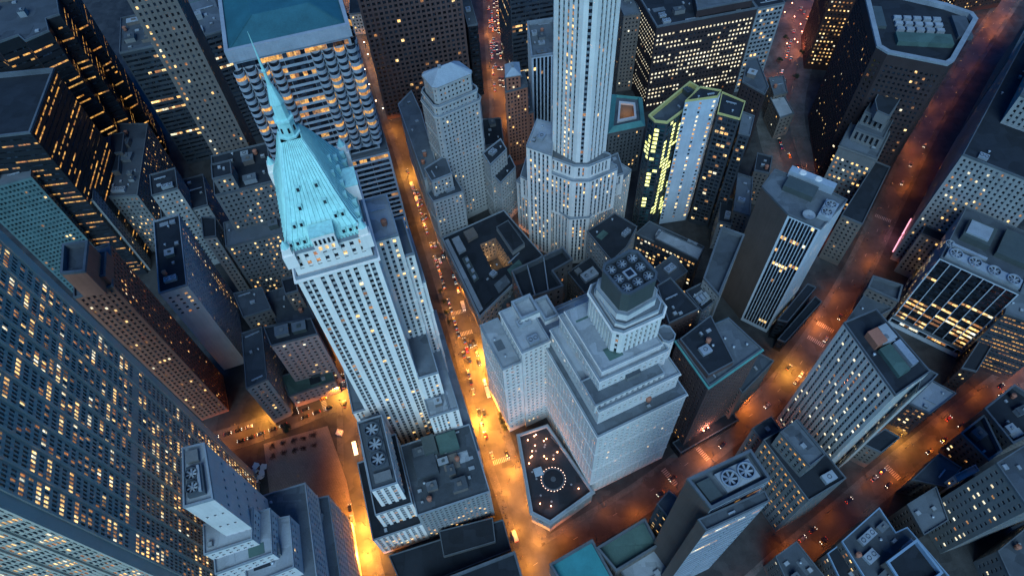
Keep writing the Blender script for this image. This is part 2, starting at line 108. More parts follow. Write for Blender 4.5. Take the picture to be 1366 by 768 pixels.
 ["lit_row_block","low block with crowded yellow lit windows at the foot of the crown tower","litrow",[[[[85.6,282.5],[121.2,255.5],[128.2,267.1],[96.3,291.9]],0.0,42.0,{}],[[[96.5,273.7],[120.4,253.7],[125.7,262.3],[101.5,279.6]],42.0,47.0,{"plain":1,"roof":"light"}]],{}],
 ["plain_roof_house","plain block with an empty grey roof right behind the boxed crown","tan",[[[[93.5,230.0],[110.3,241.5],[104.1,255.6],[87.7,244.1]],0.0,52.0,{}]],{}],
 ["green_cornice_block","dark roofed brown block with a green cornice and orange lit lower windows","greencor",[[[[84.5,173.3],[95.5,146.3],[127.0,164.9],[114.5,184.7]],0.0,88.3,{"cl":0,"corn":"green"}],[[[85.3,172.3],[95.3,150.6],[109.7,157.1],[104.1,185.0]],88.3,92.3,{"plain":1,"roof":"tar","cl":1}],[[[83.3,186.5],[101.2,194.1],[89.7,216.2],[81.2,211.3]],0.0,84.3,{"roof":"tar","cl":1}]],{}],
 ["low_podium","low dark podium with a lit edge along the avenue below the green corniced block","darkglass",[[[[89.7,148.4],[93.3,141.6],[132.4,159.6],[129.7,165.8]],0.0,8.0,{}]],{}],
 ["air_handler_house","narrow block with a row of air handlers on its roof between the dark roofs","stone",[[[[107.1,201.1],[118.8,209.3],[113.2,221.4],[100.6,215.6]],0.0,70.0,{"cl":"ahu"}]],{}],
 ["long_slab_roof_block","long narrow slab with a pale sunken roof leaning left of the striped tower","stone",[[[[116.2,205.3],[141.3,247.3],[129.0,254.9],[110.1,218.3]],0.0,78.0,{"well":1}]],{}],
 ["low_dark_block","low dark cluttered block behind the avenue right of the green corniced block","tan",[[[[123.2,169.0],[126.3,160.7],[149.5,179.5],[141.6,186.1]],0.0,44.0,{"cl":1}]],{}],
 ["two_fan_tower","dark banded tower with a two fan platform on its sunken roof beside the avenue","ribbondark",[[[[71.8,74.4],[98.1,84.5],[93.3,97.3],[64.9,87.0]],0.0,130.0,{"well":1,"cl":"fans2w","face":{"3":"blankbrown"}}],[[[69.7,67.8],[97.4,77.6],[96.4,81.7],[67.4,72.3]],0.0,124.0,{"face":{"3":"blankbrown"}}],[[[69.4,90.7],[76.7,99.0],[71.7,104.7],[64.5,98.4]],0.0,58.0,{"cl":0,"style":"darkwin"}]],{}],
 ["turquoise_roof_hall","stone hall with a bright turquoise sunken roof at the bottom edge by the crossing","temple",[[[[24.2,51.6],[46.3,60.5],[33.0,91.4],[9.1,80.5]],0.0,26.0,{"well":1,"roof":"turq"}]],{}],
 ["green_roof_hall","long hall with a flat green grey roof beside the turquoise roofed hall","tan",[[[[43.1,74.1],[67.4,85.5],[62.3,99.8],[34.6,86.6]],0.0,28.0,{"well":1,"roof":"green"}]],{}],
 ["skylight_hall","low hall with bright white skylight strips and a glowing work yard at the bottom edge","tan",[[[[58.9,50.4],[82.7,63.0],[70.4,88.0],[46.0,76.7]],0.0,18.0,{"skyl":1,"roof":"light"}]],{}],
 ["grid_roof_house","small house with a dark gridded roof left of the two fan tower","tan",[[[[71.2,83.8],[82.4,89.6],[76.8,100.3],[66.8,95.0]],0.0,24.0,{"cl":2}]],{}],
 ["house0","small dark roofed house in the gap between the crown tower and the striped tower","tan",[[[[156.1,299.0],[166.3,294.0],[177.1,327.9],[167.7,333.2]],0.0,38.0,{"cl":1}]],{}],
 ["house1","lower pale roofed house in the gap behind the long narrow slab","stone",[[[[147.0,297.1],[155.6,293.6],[162.9,315.0],[154.5,320.1]],0.0,30.0,{"cl":1}]],{}],
 ["house2","small dark house between the red lit square and the striped tower","tan",[[[[182.0,338.6],[191.8,334.6],[198.4,350.6],[188.6,355.5]],0.0,34.0,{"cl":1}]],{}],
 ["house3","low dark roofed house at the bottom edge beside the dark red street","tan",[[[[131.4,55.1],[149.7,64.6],[140.4,83.2],[127.4,76.5]],0.0,24.0,{"cl":1}]],{}],
 ["house4","little annex at the foot of the tall white tower","stone",[[[[13.3,343.6],[19.3,347.5],[16.0,366.4],[10.8,357.6]],0.0,14.0,{"cl":1}]],{}],
 ["house5","little grey house between the green corniced block and the narrow slab","tan",[[[[111.7,200.5],[122.2,195.4],[128.1,211.0],[117.5,216.3]],0.0,30.0,{"cl":1}]],{}],
 ["house6","low grey roofed house beside the hip roofed tower at the end of the orange street","stone",[[[[-13.7,395.6],[1.9,399.0],[0.9,426.8],[-16.2,426.9]],0.0,22.0,{"cl":1}]],{}],
]
ST = [
 ["wall",[[30.9,-13.7],[9.8,63.5],[-3.7,111.7],[-19.8,169.5],[-36.0,245.9],[-55.6,325.5],[-80.3,422.4],[-120.5,577.2],[-197.7,846.5]],11,21],
 ["broad",[[-46.7,59.9],[11.1,91.6],[69.2,120.6],[123.5,153.8],[162.9,178.6],[204.5,219.4],[246.6,268.3],[299.7,338.2],[353.8,407.6],[428.3,492.0],[513.6,586.0]],12,19],
 ["nassau",[[-55.2,-36.0],[-77.3,40.9],[-95.3,98.2],[-105.9,147.1],[-112.3,207.4],[-121.9,256.6]],9,17],
 ["pine",[[-227.0,164.9],[-174.9,177.8],[-128.5,193.8],[-113.3,199.5]],10,17],
 ["new",[[97.3,50.4],[138.9,77.1],[177.6,99.7],[222.2,126.4],[306.8,173.8],[413.8,228.2]],10,17],
 ["william",[[-45.4,197.9],[5.4,221.6],[7.5,332.2],[-1.1,365.2],[11.8,399.2]],7,11],
 ["hanover",[[3.6,706.1],[1.2,599.6],[1.2,508.9],[1.4,458.9],[-7.1,388.5]],12,20],
 ["square",[[218.2,298.1],[228.4,357.0],[237.0,433.7],[275.2,520.6],[320.2,610.4]],14,40],
 ["beaver",[[118.7,610.1],[113.6,539.4],[108.4,476.6]],8,14],
]
PT = {"plaza":[[-163.2,169.9],[-123.7,178.9],[-109.0,142.8],[-101.2,115.4],[-120.3,108.3],[-154.8,137.0]],"trees1":[[-155.6,166.4],[-149.6,167.6],[-143.2,168.9],[-136.7,170.1],[-130.6,171.4]],"trees2":[[-154.3,159.9],[-148.3,161.2],[-141.9,162.4],[-136.0,163.6],[-129.5,164.9]],"sculpt":[[-161.6,149.0]],"plazalights":[[-123.1,564.7],[-118.5,546.1],[-120.0,524.6],[-114.6,503.1],[-116.2,483.2],[-115.3,566.0],[-112.1,532.3],[-106.7,508.4],[-107.4,480.3],[-100.9,469.8]],"sqlights":[[277.1,563.8],[284.1,555.9],[286.3,544.0],[284.4,532.9],[274.5,522.9],[266.0,517.3],[275.9,518.3],[293.5,535.2],[301.6,557.3],[312.5,573.9],[288.1,576.9],[280.7,511.2]],"boxtruck":[[-8.7,102.5]],"taxi":[[-49.1,262.9],[-46.4,257.6],[-43.2,262.4]],"van":[[-104.3,161.5]],"kiosk":[[-115.1,173.2]],"flames":[[106.8,156.1],[110.0,157.8],[117.0,164.2],[120.3,166.0],[122.3,168.9],[125.1,170.7]],"yard":[[77.7,84.1]],"bench":[[-148.5,177.3]],"planter":[[-165.5,186.3]]}
HOT = [[-20.1, 216.8, 15000, "extra bright street lamp beside the courtyard block on the brightest orange street"], [-93.2, 98.9, 7000, "extra bright lamp at the foot of the three fan block on the narrow orange street"], [-119.4, 201.6, 6000, "extra bright lamp at the corner of the cross street below the spire tower"], [177.0, 192.4, 2600, "bright reddish lamp on the avenue below the low slab roofs"], [227.2, 143.4, 2200, "bright lamp on the dark red street behind the pier lined tower"], [-163.3, 187.7, 3500, "bright lamp in front of the long sunken blue roof on the cross street"], [-25.1, 175.3, 11000, "bright lamp beside the low machinery roof on the brightest orange street"], [-77.2, 391.3, 3000, "bright lamp between the banded column tower and the hip roofed tower"], [-95.9, 115.1, 6000, "bright lamp below the stepped building on the narrow orange street"]]
TERR = [[15.66, 128.46], [5.23, 150.04], [13.88, 152.18], [1.42, 128.64], [0.54, 146.69], [20.15, 143.36]]
# ------------------------------------------------------------------ materials
MATS = {}
LIT_E = 0.18      # lit rooms against the dusk exposure
def newmat(name):
    m = bpy.data.materials.new(name); m.use_nodes = True
    return m, m.node_tree, m.node_tree.nodes['Principled BSDF']
def surf(name, col, rough=0.8, var=0.35, scale=0.25, streak=0.0, metal=0.0, spec=0.3, bump=0.0, patch=0.0):
    """weathered surface: broad blotches, fine grain, optional vertical rain streaks and roof patches"""
    if name in MATS: return MATS[name]
    m, t, b = newmat(name); N, L = t.nodes.new, t.links.new
    tc = N('ShaderNodeTexCoord')
    n1 = N('ShaderNodeTexNoise'); n1.inputs['Scale'].default_value = scale*0.35; n1.inputs['Detail'].default_value = 5; n1.inputs['Roughness'].default_value = .65
    n2 = N('ShaderNodeTexNoise'); n2.inputs['Scale'].default_value = scale*6; n2.inputs['Detail'].default_value = 3
    L(tc.outputs['Object'], n1.inputs[0]); L(tc.outputs['Object'], n2.inputs[0])
    mx = N('ShaderNodeMath'); mx.operation = 'MULTIPLY_ADD'; mx.inputs[1].default_value = .4
    L(n2.outputs[0], mx.inputs[0]); L(n1.outputs[0], mx.inputs[2])
    src = mx.outputs[0]
    if streak:
        mp = N('ShaderNodeMapping'); mp.inputs['Scale'].default_value = (0.9, 0.9, 0.03)
        n3 = N('ShaderNodeTexNoise'); n3.inputs['Scale'].default_value = 1.0; n3.inputs['Detail'].default_value = 4
        L(tc.outputs['Object'], mp.inputs[0]); L(mp.outputs[0], n3.inputs[0])
        m3 = N('ShaderNodeMath'); m3.operation = 'MULTIPLY_ADD'; m3.inputs[1].default_value = streak
        L(n3.outputs[0], m3.inputs[0]); L(src, m3.inputs[2]); src = m3.outputs[0]
    if patch:
        vo = N('ShaderNodeTexVoronoi'); vo.inputs['Scale'].default_value = 0.11; vo.distance = 'CHEBYCHEV'
        L(tc.outputs['Object'], vo.inputs['Vector'])
        m4 = N('ShaderNodeMath'); m4.operation = 'MULTIPLY_ADD'; m4.inputs[1].default_value = patch
        sp = N('ShaderNodeSeparateColor'); L(vo.outputs['Color'], sp.inputs[0]); L(sp.outputs[0], m4.inputs[0]); L(src, m4.inputs[2]); src = m4.outputs[0]
    ramp = N('ShaderNodeMapRange'); lo = .45+.0*streak; hi = .95+.75*streak+.6*patch
    ramp.inputs['From Min'].default_value = lo; ramp.inputs['From Max'].default_value = hi
    ramp.inputs['To Min'].default_value = 1-var; ramp.inputs['To Max'].default_value = 1+var*.6
    L(src, ramp.inputs[0])
    mc = N('ShaderNodeMix'); mc.data_type = 'RGBA'; mc.blend_type = 'MULTIPLY'; mc.inputs[0].default_value = 1
    mc.inputs[6].default_value = (*col, 1); L(ramp.outputs[0], mc.inputs[7]); L(mc.outputs[2], b.inputs['Base Color'])
    b.inputs['Roughness'].default_value = rough; b.inputs['Metallic'].default_value = metal
    b.inputs['Specular IOR Level'].default_value = spec
    if bump:
        bp = N('ShaderNodeBump'); bp.inputs['Strength'].default_value = bump; bp.inputs['Distance'].default_value = .1
        L(n2.outputs[0], bp.inputs['Height']); L(bp.outputs[0], b.inputs['Normal'])
    MATS[name] = m; return m
def glassmat(name, col, rough=.12, spec=.6):
    m, t, b = newmat(name); N, L = t.nodes.new, t.links.new
    g = N('ShaderNodeNewGeometry'); sn = N('ShaderNodeVectorMath'); sn.operation = 'SNAP'; sn.inputs[1].default_value = (2.3, 2.3, 2.3)
    wn = N('ShaderNodeTexWhiteNoise'); L(g.outputs['Position'], sn.inputs[0]); L(sn.outputs[0], wn.inputs[0])
    mr = N('ShaderNodeMapRange'); mr.inputs['To Min'].default_value = .3; mr.inputs['To Max'].default_value = 2.2
    pw = N('ShaderNodeMath'); pw.operation = 'POWER'; pw.inputs[1].default_value = 2.5
    L(wn.outputs[0], pw.inputs[0]); L(pw.outputs[0], mr.inputs[0])
    mc = N('ShaderNodeMix'); mc.data_type = 'RGBA'; mc.blend_type = 'MULTIPLY'; mc.inputs[0].default_value = 1
    mc.inputs[6].default_value = (*col, 1); L(mr.outputs[0], mc.inputs[7]); L(mc.outputs[2], b.inputs['Base Color'])
    b.inputs['Roughness'].default_value = rough; b.inputs['Specular IOR Level'].default_value = spec
    MATS[name] = m; return m
def litmat(name, c0, c1, s0, s1, cell=2.2):
    """lit room behind a pane: brightness and tint change from room to room, with uneven blinds and furniture inside"""
    m, t, b = newmat(name); N, L = t.nodes.new, t.links.new
    g = N('ShaderNodeNewGeometry'); sn = N('ShaderNodeVectorMath'); sn.operation = 'SNAP'; sn.inputs[1].default_value = (cell,)*3
    wn = N('ShaderNodeTexWhiteNoise'); L(g.outputs['Position'], sn.inputs[0]); L(sn.outputs[0], wn.inputs[0])
    no = N('ShaderNodeTexNoise'); no.inputs['Scale'].default_value = 1.1; no.inputs['Detail'].default_value = 2; L(g.outputs['Position'], no.inputs[0])
    cr = N('ShaderNodeMix'); cr.data_type = 'RGBA'; cr.inputs[6].default_value = (*c0, 1); cr.inputs[7].default_value = (*c1, 1); L(wn.outputs[0], cr.inputs[0])
    sp = N('ShaderNodeSeparateColor'); L(wn.outputs['Color'], sp.inputs[0])
    mr = N('ShaderNodeMapRange'); mr.inputs['To Min'].default_value = s0; mr.inputs['To Max'].default_value = s1; L(sp.outputs[1], mr.inputs[0])
    mr2 = N('ShaderNodeMapRange'); mr2.inputs['From Min'].default_value = .3; mr2.inputs['From Max'].default_value = .7; mr2.inputs['To Min'].default_value = .35; mr2.inputs['To Max'].default_value = 1.3; L(no.outputs[0], mr2.inputs[0])
    mm = N('ShaderNodeMath'); mm.operation = 'MULTIPLY'; L(mr.outputs[0], mm.inputs[0]); L(mr2.outputs[0], mm.inputs[1])
    b.inputs['Base Color'].default_value = (.05, .05, .05, 1); b.inputs['Roughness'].default_value = .2
    ml = N('ShaderNodeMath'); ml.operation = 'MULTIPLY'; ml.inputs[1].default_value = LIT_E; L(mm.outputs[0], ml.inputs[0])
    L(cr.outputs[2], b.inputs['Emission Color']); L(ml.outputs[0], b.inputs['Emission Strength'])
    m.cycles.emission_sampling = 'NONE'
    MATS[name] = m; return m
def emit(name, col, s):
    if name in MATS: return MATS[name]
    m, t, b = newmat(name); b.inputs['Base Color'].default_value = (*col, 1)
    b.inputs['Emission Color'].default_value = (*col, 1); b.inputs['Emission Strength'].default_value = s*LIT_E
    m.cycles.emission_sampling = 'NONE'; MATS[name] = m; return m
S = surf
S('white40', (.86,.75,.66), streak=.5, var=.22); S('white40b', (.46,.42,.39), streak=.4)
S('stone', (.27,.26,.25), streak=.5); S('stonegrey', (.15,.148,.145), streak=.5); S('pale', (.62,.56,.52), streak=.5, var=.25)
S('white', (.70,.63,.57), streak=.6, var=.3); S('tan', (.14,.115,.10), streak=.5, var=.4); S('brown', (.34,.13,.08), streak=.5)
S('darkbrown', (.04,.026,.026), streak=.4); S('redbrown', (.06,.026,.02), streak=.3); S('pierstone', (.52,.48,.44), streak=.5); S('brownstone', (.105,.062,.055), streak=.4); S('stonep', (.40,.38,.36), streak=.6); S('pink', (.34,.24,.22), streak=.6)
S('teal', (.10,.16,.16), rough=.45); S('slabmetal', (.48,.42,.34), rough=.5, var=.2, streak=.3); S('blackmetal', (.016,.018,.022), rough=.4)
S('darkmetal', (.045,.05,.058), rough=.45); S('band', (.30,.32,.35), rough=.6, streak=.3); S('finwhite', (.50,.53,.56), rough=.5, var=.15)
S('greyblue', (.22,.23,.24), streak=.5); S('blank', (.10,.072,.06), streak=.7); S('paneldark', (.065,.075,.07), rough=.5, streak=.4)
S('slate', (.30,.34,.38), rough=.6, var=.3); S('copper', (.37,.64,.58), rough=.6, var=.5, streak=1.1); S('greencopper', (.10,.30,.27), rough=.6)
S('tar', (.016,.019,.024), rough=.9, var=.5, patch=.5, bump=.3); S('greyroof', (.055,.062,.07), rough=.9, var=.45, patch=.5, bump=.3)
S('midroof', (.095,.105,.115), rough=.9, var=.45, patch=.5, bump=.3); S('lightroof', (.25,.26,.27), rough=.85, var=.4, patch=.4); S('greenroof', (.06,.10,.085), rough=.9, var=.4, patch=.4)
S('turqroof', (.035,.19,.20), rough=.6, var=.35, patch=.3); S('hiproof', (.03,.11,.13), rough=.5, var=.3); S('coping', (.24,.26,.28), rough=.7); S('copingdark', (.10,.11,.12), rough=.7)
S('steel', (.34,.36,.38), rough=.45, metal=.3); S('steeldark', (.07,.08,.09), rough=.5); S('crownpale', (.44,.48,.52), rough=.45, streak=.4); S('edgeyellow', (.50,.42,.15), rough=.4, var=.1)
S('edgeblue', (.20,.28,.36), rough=.5, var=.1)
glassmat('glass', (.016,.022,.030)); glassmat('glassteal', (.02,.05,.055)); glassmat('panel', (.55,.53,.17), rough=.5)
litmat('lit', (1,.50,.14), (1,.74,.34), .5, 2.0); litmat('litdim', (1,.36,.10), (1,.55,.2), .12, .5); litmat('litgold', (1,.40,.06), (1,.58,.16), .25, 1.0)
litmat('panelglow', (.85,.85,.22), (.75,.85,.35), 1.2, 2.4, 3.4); litmat('litcool', (1,.80,.48), (.95,.95,.75), .6, 1.6); litmat('litgreen', (.9,.85,.30), (.8,.85,.45), .4, 1.1)
litmat('litorange', (1,.26,.03), (1,.45,.10), 1.5, 6.0)

# ------------------------------------------------------------------ object helpers
def link(o, parent=None):
    COL.objects.link(o)
    if parent is not None: o.parent = parent
    return o
def thing(name, label, cat, loc=(0,0,0), group=None, rz=0):
    o = bpy.data.objects.new(name, None); o.empty_display_size = 1; link(o); o.location = loc; o.rotation_euler = (0,0,rz)
    o['label'] = label; o['category'] = cat
    if group: o['group'] = group
    return o
class MB:
    def __init__(s): s.v = []; s.f = []; s.m = []
    def poly(s, pts, m=0):
        i = len(s.v); s.v += [tuple(p) for p in pts]; s.f.append(tuple(range(i, i+len(pts)))); s.m.append(m)
    def box(s, c, size, rz=0, m=0, taper=1.0):
        cx, cy, cz = c; sx, sy, sz = [q/2 for q in size]; co, si = math.cos(rz), math.sin(rz)
        P = []
        for z, k in ((-sz,1),(sz,taper)):
            for x, y in ((-sx,-sy),(sx,-sy),(sx,sy),(-sx,sy)): P.append((cx+co*x*k-si*y*k, cy+si*x*k+co*y*k, cz+z))
        for q in ((0,3,2,1),(4,5,6,7),(0,1,5,4),(1,2,6,5),(2,3,7,6),(3,0,4,7)): s.poly([P[i] for i in q], m)
    def prism(s, pts, z0, z1, m=0, mt=None, bottom=False):
        n = len(pts)
        for i in range(n):
            a, b = pts[i], pts[(i+1)%n]; s.poly([(a[0],a[1],z0),(b[0],b[1],z0),(b[0],b[1],z1),(a[0],a[1],z1)], m)
        s.poly([(p[0],p[1],z1) for p in pts], m if mt is None else mt)
        if bottom: s.poly([(p[0],p[1],z0) for p in pts][::-1], m)
    def ring(s, po, pi, z0o, z0i, z1, m=0):
        n = len(po)
        for i in range(n):
            j = (i+1)%n; a, b, c, d = po[i], po[j], pi[j], pi[i]
            s.poly([(a[0],a[1],z0o),(b[0],b[1],z0o),(b[0],b[1],z1),(a[0],a[1],z1)], m)
            s.poly([(a[0],a[1],z1),(b[0],b[1],z1),(c[0],c[1],z1),(d[0],d[1],z1)], m)
            s.poly([(c[0],c[1],z0i),(d[0],d[1],z0i),(d[0],d[1],z1),(c[0],c[1],z1)], m)
    def cyl(s, c, r, h, n=12, m=0, r2=None, cap=True):
        r2 = r if r2 is None else r2
        a = [(c[0]+r*math.cos(2*math.pi*i/n), c[1]+r*math.sin(2*math.pi*i/n), c[2]) for i in range(n)]
        b = [(c[0]+r2*math.cos(2*math.pi*i/n), c[1]+r2*math.sin(2*math.pi*i/n), c[2]+h) for i in range(n)]
        for i in range(n): j = (i+1)%n; s.poly([a[i],a[j],b[j],b[i]], m)
        if cap and r2 > 0: s.poly(b, m)
    def tube(s, c, r, ri, h, n=16, m=0):
        o = [(c[0]+r*math.cos(2*math.pi*i/n), c[1]+r*math.sin(2*math.pi*i/n)) for i in range(n)]
        q = [(c[0]+ri*math.cos(2*math.pi*i/n), c[1]+ri*math.sin(2*math.pi*i/n)) for i in range(n)]
        s.ring(o, q, c[2], c[2], c[2]+h, m)
    def mesh(s, name, mats):
        me = bpy.data.meshes.new(name); me.from_pydata(s.v, [], s.f)
        for k in (mats if isinstance(mats, (list, tuple)) else [mats]): me.materials.append(MATS[k])
        if len(me.polygons): me.polygons.foreach_set('material_index', s.m)
        me.update(); return me
    def obj(s, name, mats, parent=None):
        if not s.f: return None
        o = bpy.data.objects.new(name, s.mesh(name, mats)); link(o, parent); return o
def V2(p): return Vector((p[0], p[1]))
def area2(p): return sum(p[i][0]*p[(i+1)%len(p)][1]-p[(i+1)%len(p)][0]*p[i][1] for i in range(len(p)))/2
def inset(p, d):
    out = []; n = len(p); p = [V2(q) for q in p]
    for i in range(n):
        a, b, c = p[i-1], p[i], p[(i+1)%n]; e1 = (b-a).normalized(); e2 = (c-b).normalized()
        n1 = Vector((-e1.y, e1.x)); n2 = Vector((-e2.y, e2.x)); k = (n1+n2)/max(.35, 1+n1.dot(n2)); out.append(b+k*d)
    return out
def inside(p, q):
    r = False; n = len(p)
    for i in range(n):
        a, b = p[i], p[(i+1)%n]
        if (a[1] > q[1]) != (b[1] > q[1]) and q[0] < (b[0]-a[0])*(q[1]-a[1])/(b[1]-a[1])+a[0]: r = not r
    return r
CAMP = Vector((0, 0, CAM_H)); CR = Matrix(CAMROT).transposed(); FPX = 911*1024/1366
def project(w):
    c = CR @ (Vector(w)-CAMP)
    if c.z > -1: return None
    return (c.x*FPX/-c.z, c.y*FPX/-c.z)
def in_frame(w, mgn=60):
    q = project(w); return q is not None and abs(q[0]) < 512+mgn and abs(q[1]) < 288+mgn

# ------------------------------------------------------------------ facade styles
D0 = dict(bw=3.2, fh=3.7, wf=.44, hf=.5, ds=0., dw=.35, mg=1.0, top=1.4, bot=1.6, p=.06, pat='rand', mat='stone', sp=None, lit='lit', glass='glass')
def st(**k): d = dict(D0); d.update(k); return d
STY = dict(
 slab=st(bw=1.45, group=(5,1.5), fh=4.0, wf=.66, hf=.60, ds=.12, dw=.3, mg=1.0, p=.30, pat='grp', mat='slabmetal', lit='lit', skip=(.22,.60), top=3, fin=.7, dim=.10),
 pale=st(belt=5, mat='pale', bw=3.1, wf=.46, p=.02), brown=st(mat='brown', bw=2.7, fh=3.5, wf=.5, hf=.55, ds=.18, dw=.4, p=.07),
 whitegrid=st(mat='white', bw=3.3, fh=3.6, wf=.44, hf=.5, p=.06, pat='col'), endwall=st(mat='white', bw=5.2, wf=.4, fh=4, hf=.45, bot=66, p=.25, top=4), rowwall=st(mat='pale', bw=3.6, wf=.34, fh=13, hf=.14, p=.02, top=9), blackgold=st(mat='blackmetal', bw=7.2, split=3, fh=4.2, wf=.96, hf=.3, dw=.2, p=.42, pat='run', lit='litgold', mg=.5),
 zigzag=st(mat='blackmetal', bw=7.2, split=3, fh=4.4, wf=.96, hf=.28, dw=.2, p=.45, pat='run', lit='litgold', mg=.3, top=6),
 tan=st(mat='tan', p=.05), tealgrid=st(mat='teal', bw=2.4, fh=3.6, wf=.62, hf=.55, p=.015, glass='glassteal'), stone=st(p=.07),
 talltower=st(mat='tan', bw=2.9, fh=3.6, wf=.42, hf=.5, p=.05, pat='col', ds=.15, dw=.4), lowerlit=st(dim=.06, mat='stonegrey', bw=2.9, wf=.42, p=.22, pat='mix'),
 darkstrip=st(mat='darkmetal', bw=10.4, split=4, fh=4.1, wf=.96, hf=.5, dw=.25, p=.13, pat='run', mg=.6), pinkwall=st(mat='pink', p=.06, bw=3.6),
 ribbon60=st(mat='band', bw=12.0, split=5, fh=4.4, wf=.985, hf=.70, dw=.5, p=.22, pat='run', mg=1.2, lit='litgold'), browngrid=st(mat='brownstone', bw=3.9, fh=4.3, wf=.6, hf=.62, ds=.5, dw=1.1, p=.015),
 browngrid2=st(mat='darkbrown', p=.03), darkglass=st(mat='blackmetal', bw=3, wf=.9, hf=.6, p=.02), whitestripe=st(mat='finwhite', sp='blackmetal', bw=2.7, wf=.64, hf=.7, ds=.6, dw=.8, p=.02, fh=4),
 ws20=st(mat='white', sp='greyblue', bw=2.7, fh=3.7, wf=.42, hf=.6, ds=.35, dw=.55, p=.05, pat='col20', mg=1.8), ws20b=st(dim=.06, mat='white', sp='greyblue', bw=2.9, fh=3.8, wf=.45, hf=.58, ds=.35, dw=.55, p=.24, pat='mix', mg=1.5),
 stonep=st(belt=5, mat='stonep', bw=2.7, fh=3.6, wf=.42, hf=.5, p=.025), stoneg=st(mat='stonegrey', bw=3, ds=.3, dw=.5, p=.03, top=4),
 brownlit=st(lit='litcool', mat='darkbrown', bw=3.1, fh=4.0, wf=.52, hf=.46, p=.55, pat='run', top=6), whiteframe=st(mat='greyblue', bw=3.6, fh=4.1, wf=.7, hf=.62, dw=.6, p=.22),
 crownl=st(mat='darkmetal', bw=3.4, fh=3.6, wf=.86, hf=.7, dw=.2, p=.34, pat='vrun', lit='panelglow', glass='glassteal', mg=.6), crownc=st(mat='crownpale', cols=((.07,1.6),(.5,1.5),(.93,1.6)), fh=3.6, hf=.55, p=.75, lit='lit'),
 crownr=st(mat='darkmetal', bw=2.8, fh=3.6, wf=.74, hf=.6, dw=.25, p=.1), dark16=st(mat='darkbrown', bw=2.9, fh=3.8, wf=.52, hf=.5, p=.07, pat='mix', top=7), goldgrid=st(mat='redbrown', bw=3.0, fh=3.7, wf=.45, hf=.42, p=.72, lit='lit'),
 goldgrid2=st(mat='darkmetal', bw=2.2, fh=3.6, wf=.8, hf=.36, p=.5, pat='run', lit='litgold'), ornate=st(mat='stonegrey', bw=3.3, fh=4.2, wf=.46, hf=.5, p=.42, top=9, lit='lit'), arch=st(mat='stonegrey', bw=3.8, fh=8.5, wf=.5, hf=.8, dw=1.3, p=0, top=.8, bot=.8),
 longwhite=st(mat='stone', bw=3.1, fh=3.6, wf=.42, hf=.52, ds=.2, dw=.45, p=.16, pat='mix'), fins=st(mat='finwhite', sp='blackmetal', bw=6.1, fh=4.0, wf=.93, hf=.5, ds=.7, dw=.8, p=.28, pat='low', mg=.4, split=2),
 pier30=st(lit='litcool', dim=.04, mat='pierstone', bw=3.2, fh=3.7, wf=.44, hf=.52, ds=.22, dw=.5, p=.13, sp='greyblue'), pier30l=st(lit='litgold', mat='stonegrey', bw=3.2, fh=3.9, wf=.46, hf=.5, ds=.25, dw=.5, p=.4, pat='run'),
 stripe6=st(mat='finwhite', sp='blackmetal', bw=1.9, fh=3.9, wf=.76, hf=.72, ds=.6, dw=.75, p=.1, pat='run', lit='lit'), blankbrown=st(plain=1, mat='blank'), grey8=st(lit='litcool', mat='stonegrey', bw=4.3, fh=4.2, wf=.42, hf=.42, p=.14),
 darkwin=st(mat='darkmetal', bw=3.0, fh=4, wf=.5, hf=.5, p=.45), litrow=st(mat='darkmetal', bw=2.6, fh=3.7, wf=.6, hf=.55, p=.55), greencor=st(mat='brownstone', bw=2.9, fh=3.8, p=.03, top=5, pat='foot'),
 temple=st(plain=1, mat='stonegrey'), bank=st(mat='stone', bw=6.0, fh=9, wf=.4, hf=.55, dw=.9, p=.25, top=4, bot=2.5, mg=3), stone55=st(mat='stone', bw=4.2, fh=5.0, wf=.45, hf=.5, p=.05, top=3), tanplain=st(mat='tan', bw=5, fh=6, p=.06, wf=.3),
 w40=st(mat='white40', sp='white40b', fh=3.55, hf=.6, ds=.5, dw=.75, p=.05, cols40=1, bw=3.6, wf=.45, top=2.0, pat='w40'), w40c=st(mat='white40', bw=3.3, fh=4.1, wf=.44, hf=.52, ds=.3, dw=.6, p=.2, top=1.0),
 w40s=st(belt=7, mat='white40', sp='white40b', bw=2.6, fh=3.5, wf=.46, hf=.55, ds=.3, dw=.55, p=.1), w40f=st(mat='white40', sp='white40b', bw=3.2, fh=3.6, wf=.52, hf=.58, ds=.3, dw=.6, p=.25, pat='low'),
 w40l=st(mat='stone', bw=2.5, fh=3.8, wf=.5, hf=.5, ds=.15, dw=.4, p=.12, pat='low'), broad15=st(mat='pale', bw=3.1, fh=3.9, wf=.46, hf=.52, p=.035, ds=.1, dw=.55, belt=6), broadtop=st(mat='white', sp='pale', bw=2.5, fh=4.2, wf=.44, hf=.62, ds=.5, dw=.8, p=.02, top=3),
 ribbondark=st(mat='band', bw=13, split=4, fh=6.6, wf=.985, hf=.62, dw=.35, p=.08, pat='run', mg=.4, lit='lit'),
 fanbox=st(plain=1, mat='paneldark'), tiny=st(mat='pale', bw=3, fh=4.5, wf=.3, hf=.35, p=0, top=.6, bot=.6),
)
PANES = ['glass','glassteal','lit','litdim','litgold','litcool','litgreen','litorange','panel','lightroof','panelglow']
PI_ = {k:i for i,k in enumerate(PANES)}
def unit_pane(k):
    m = MB(); m.poly([(-.5,0,-.5),(.5,0,-.5),(.5,0,.5),(-.5,0,.5)]); return m.mesh('window_pane', k)
UNIT = {}

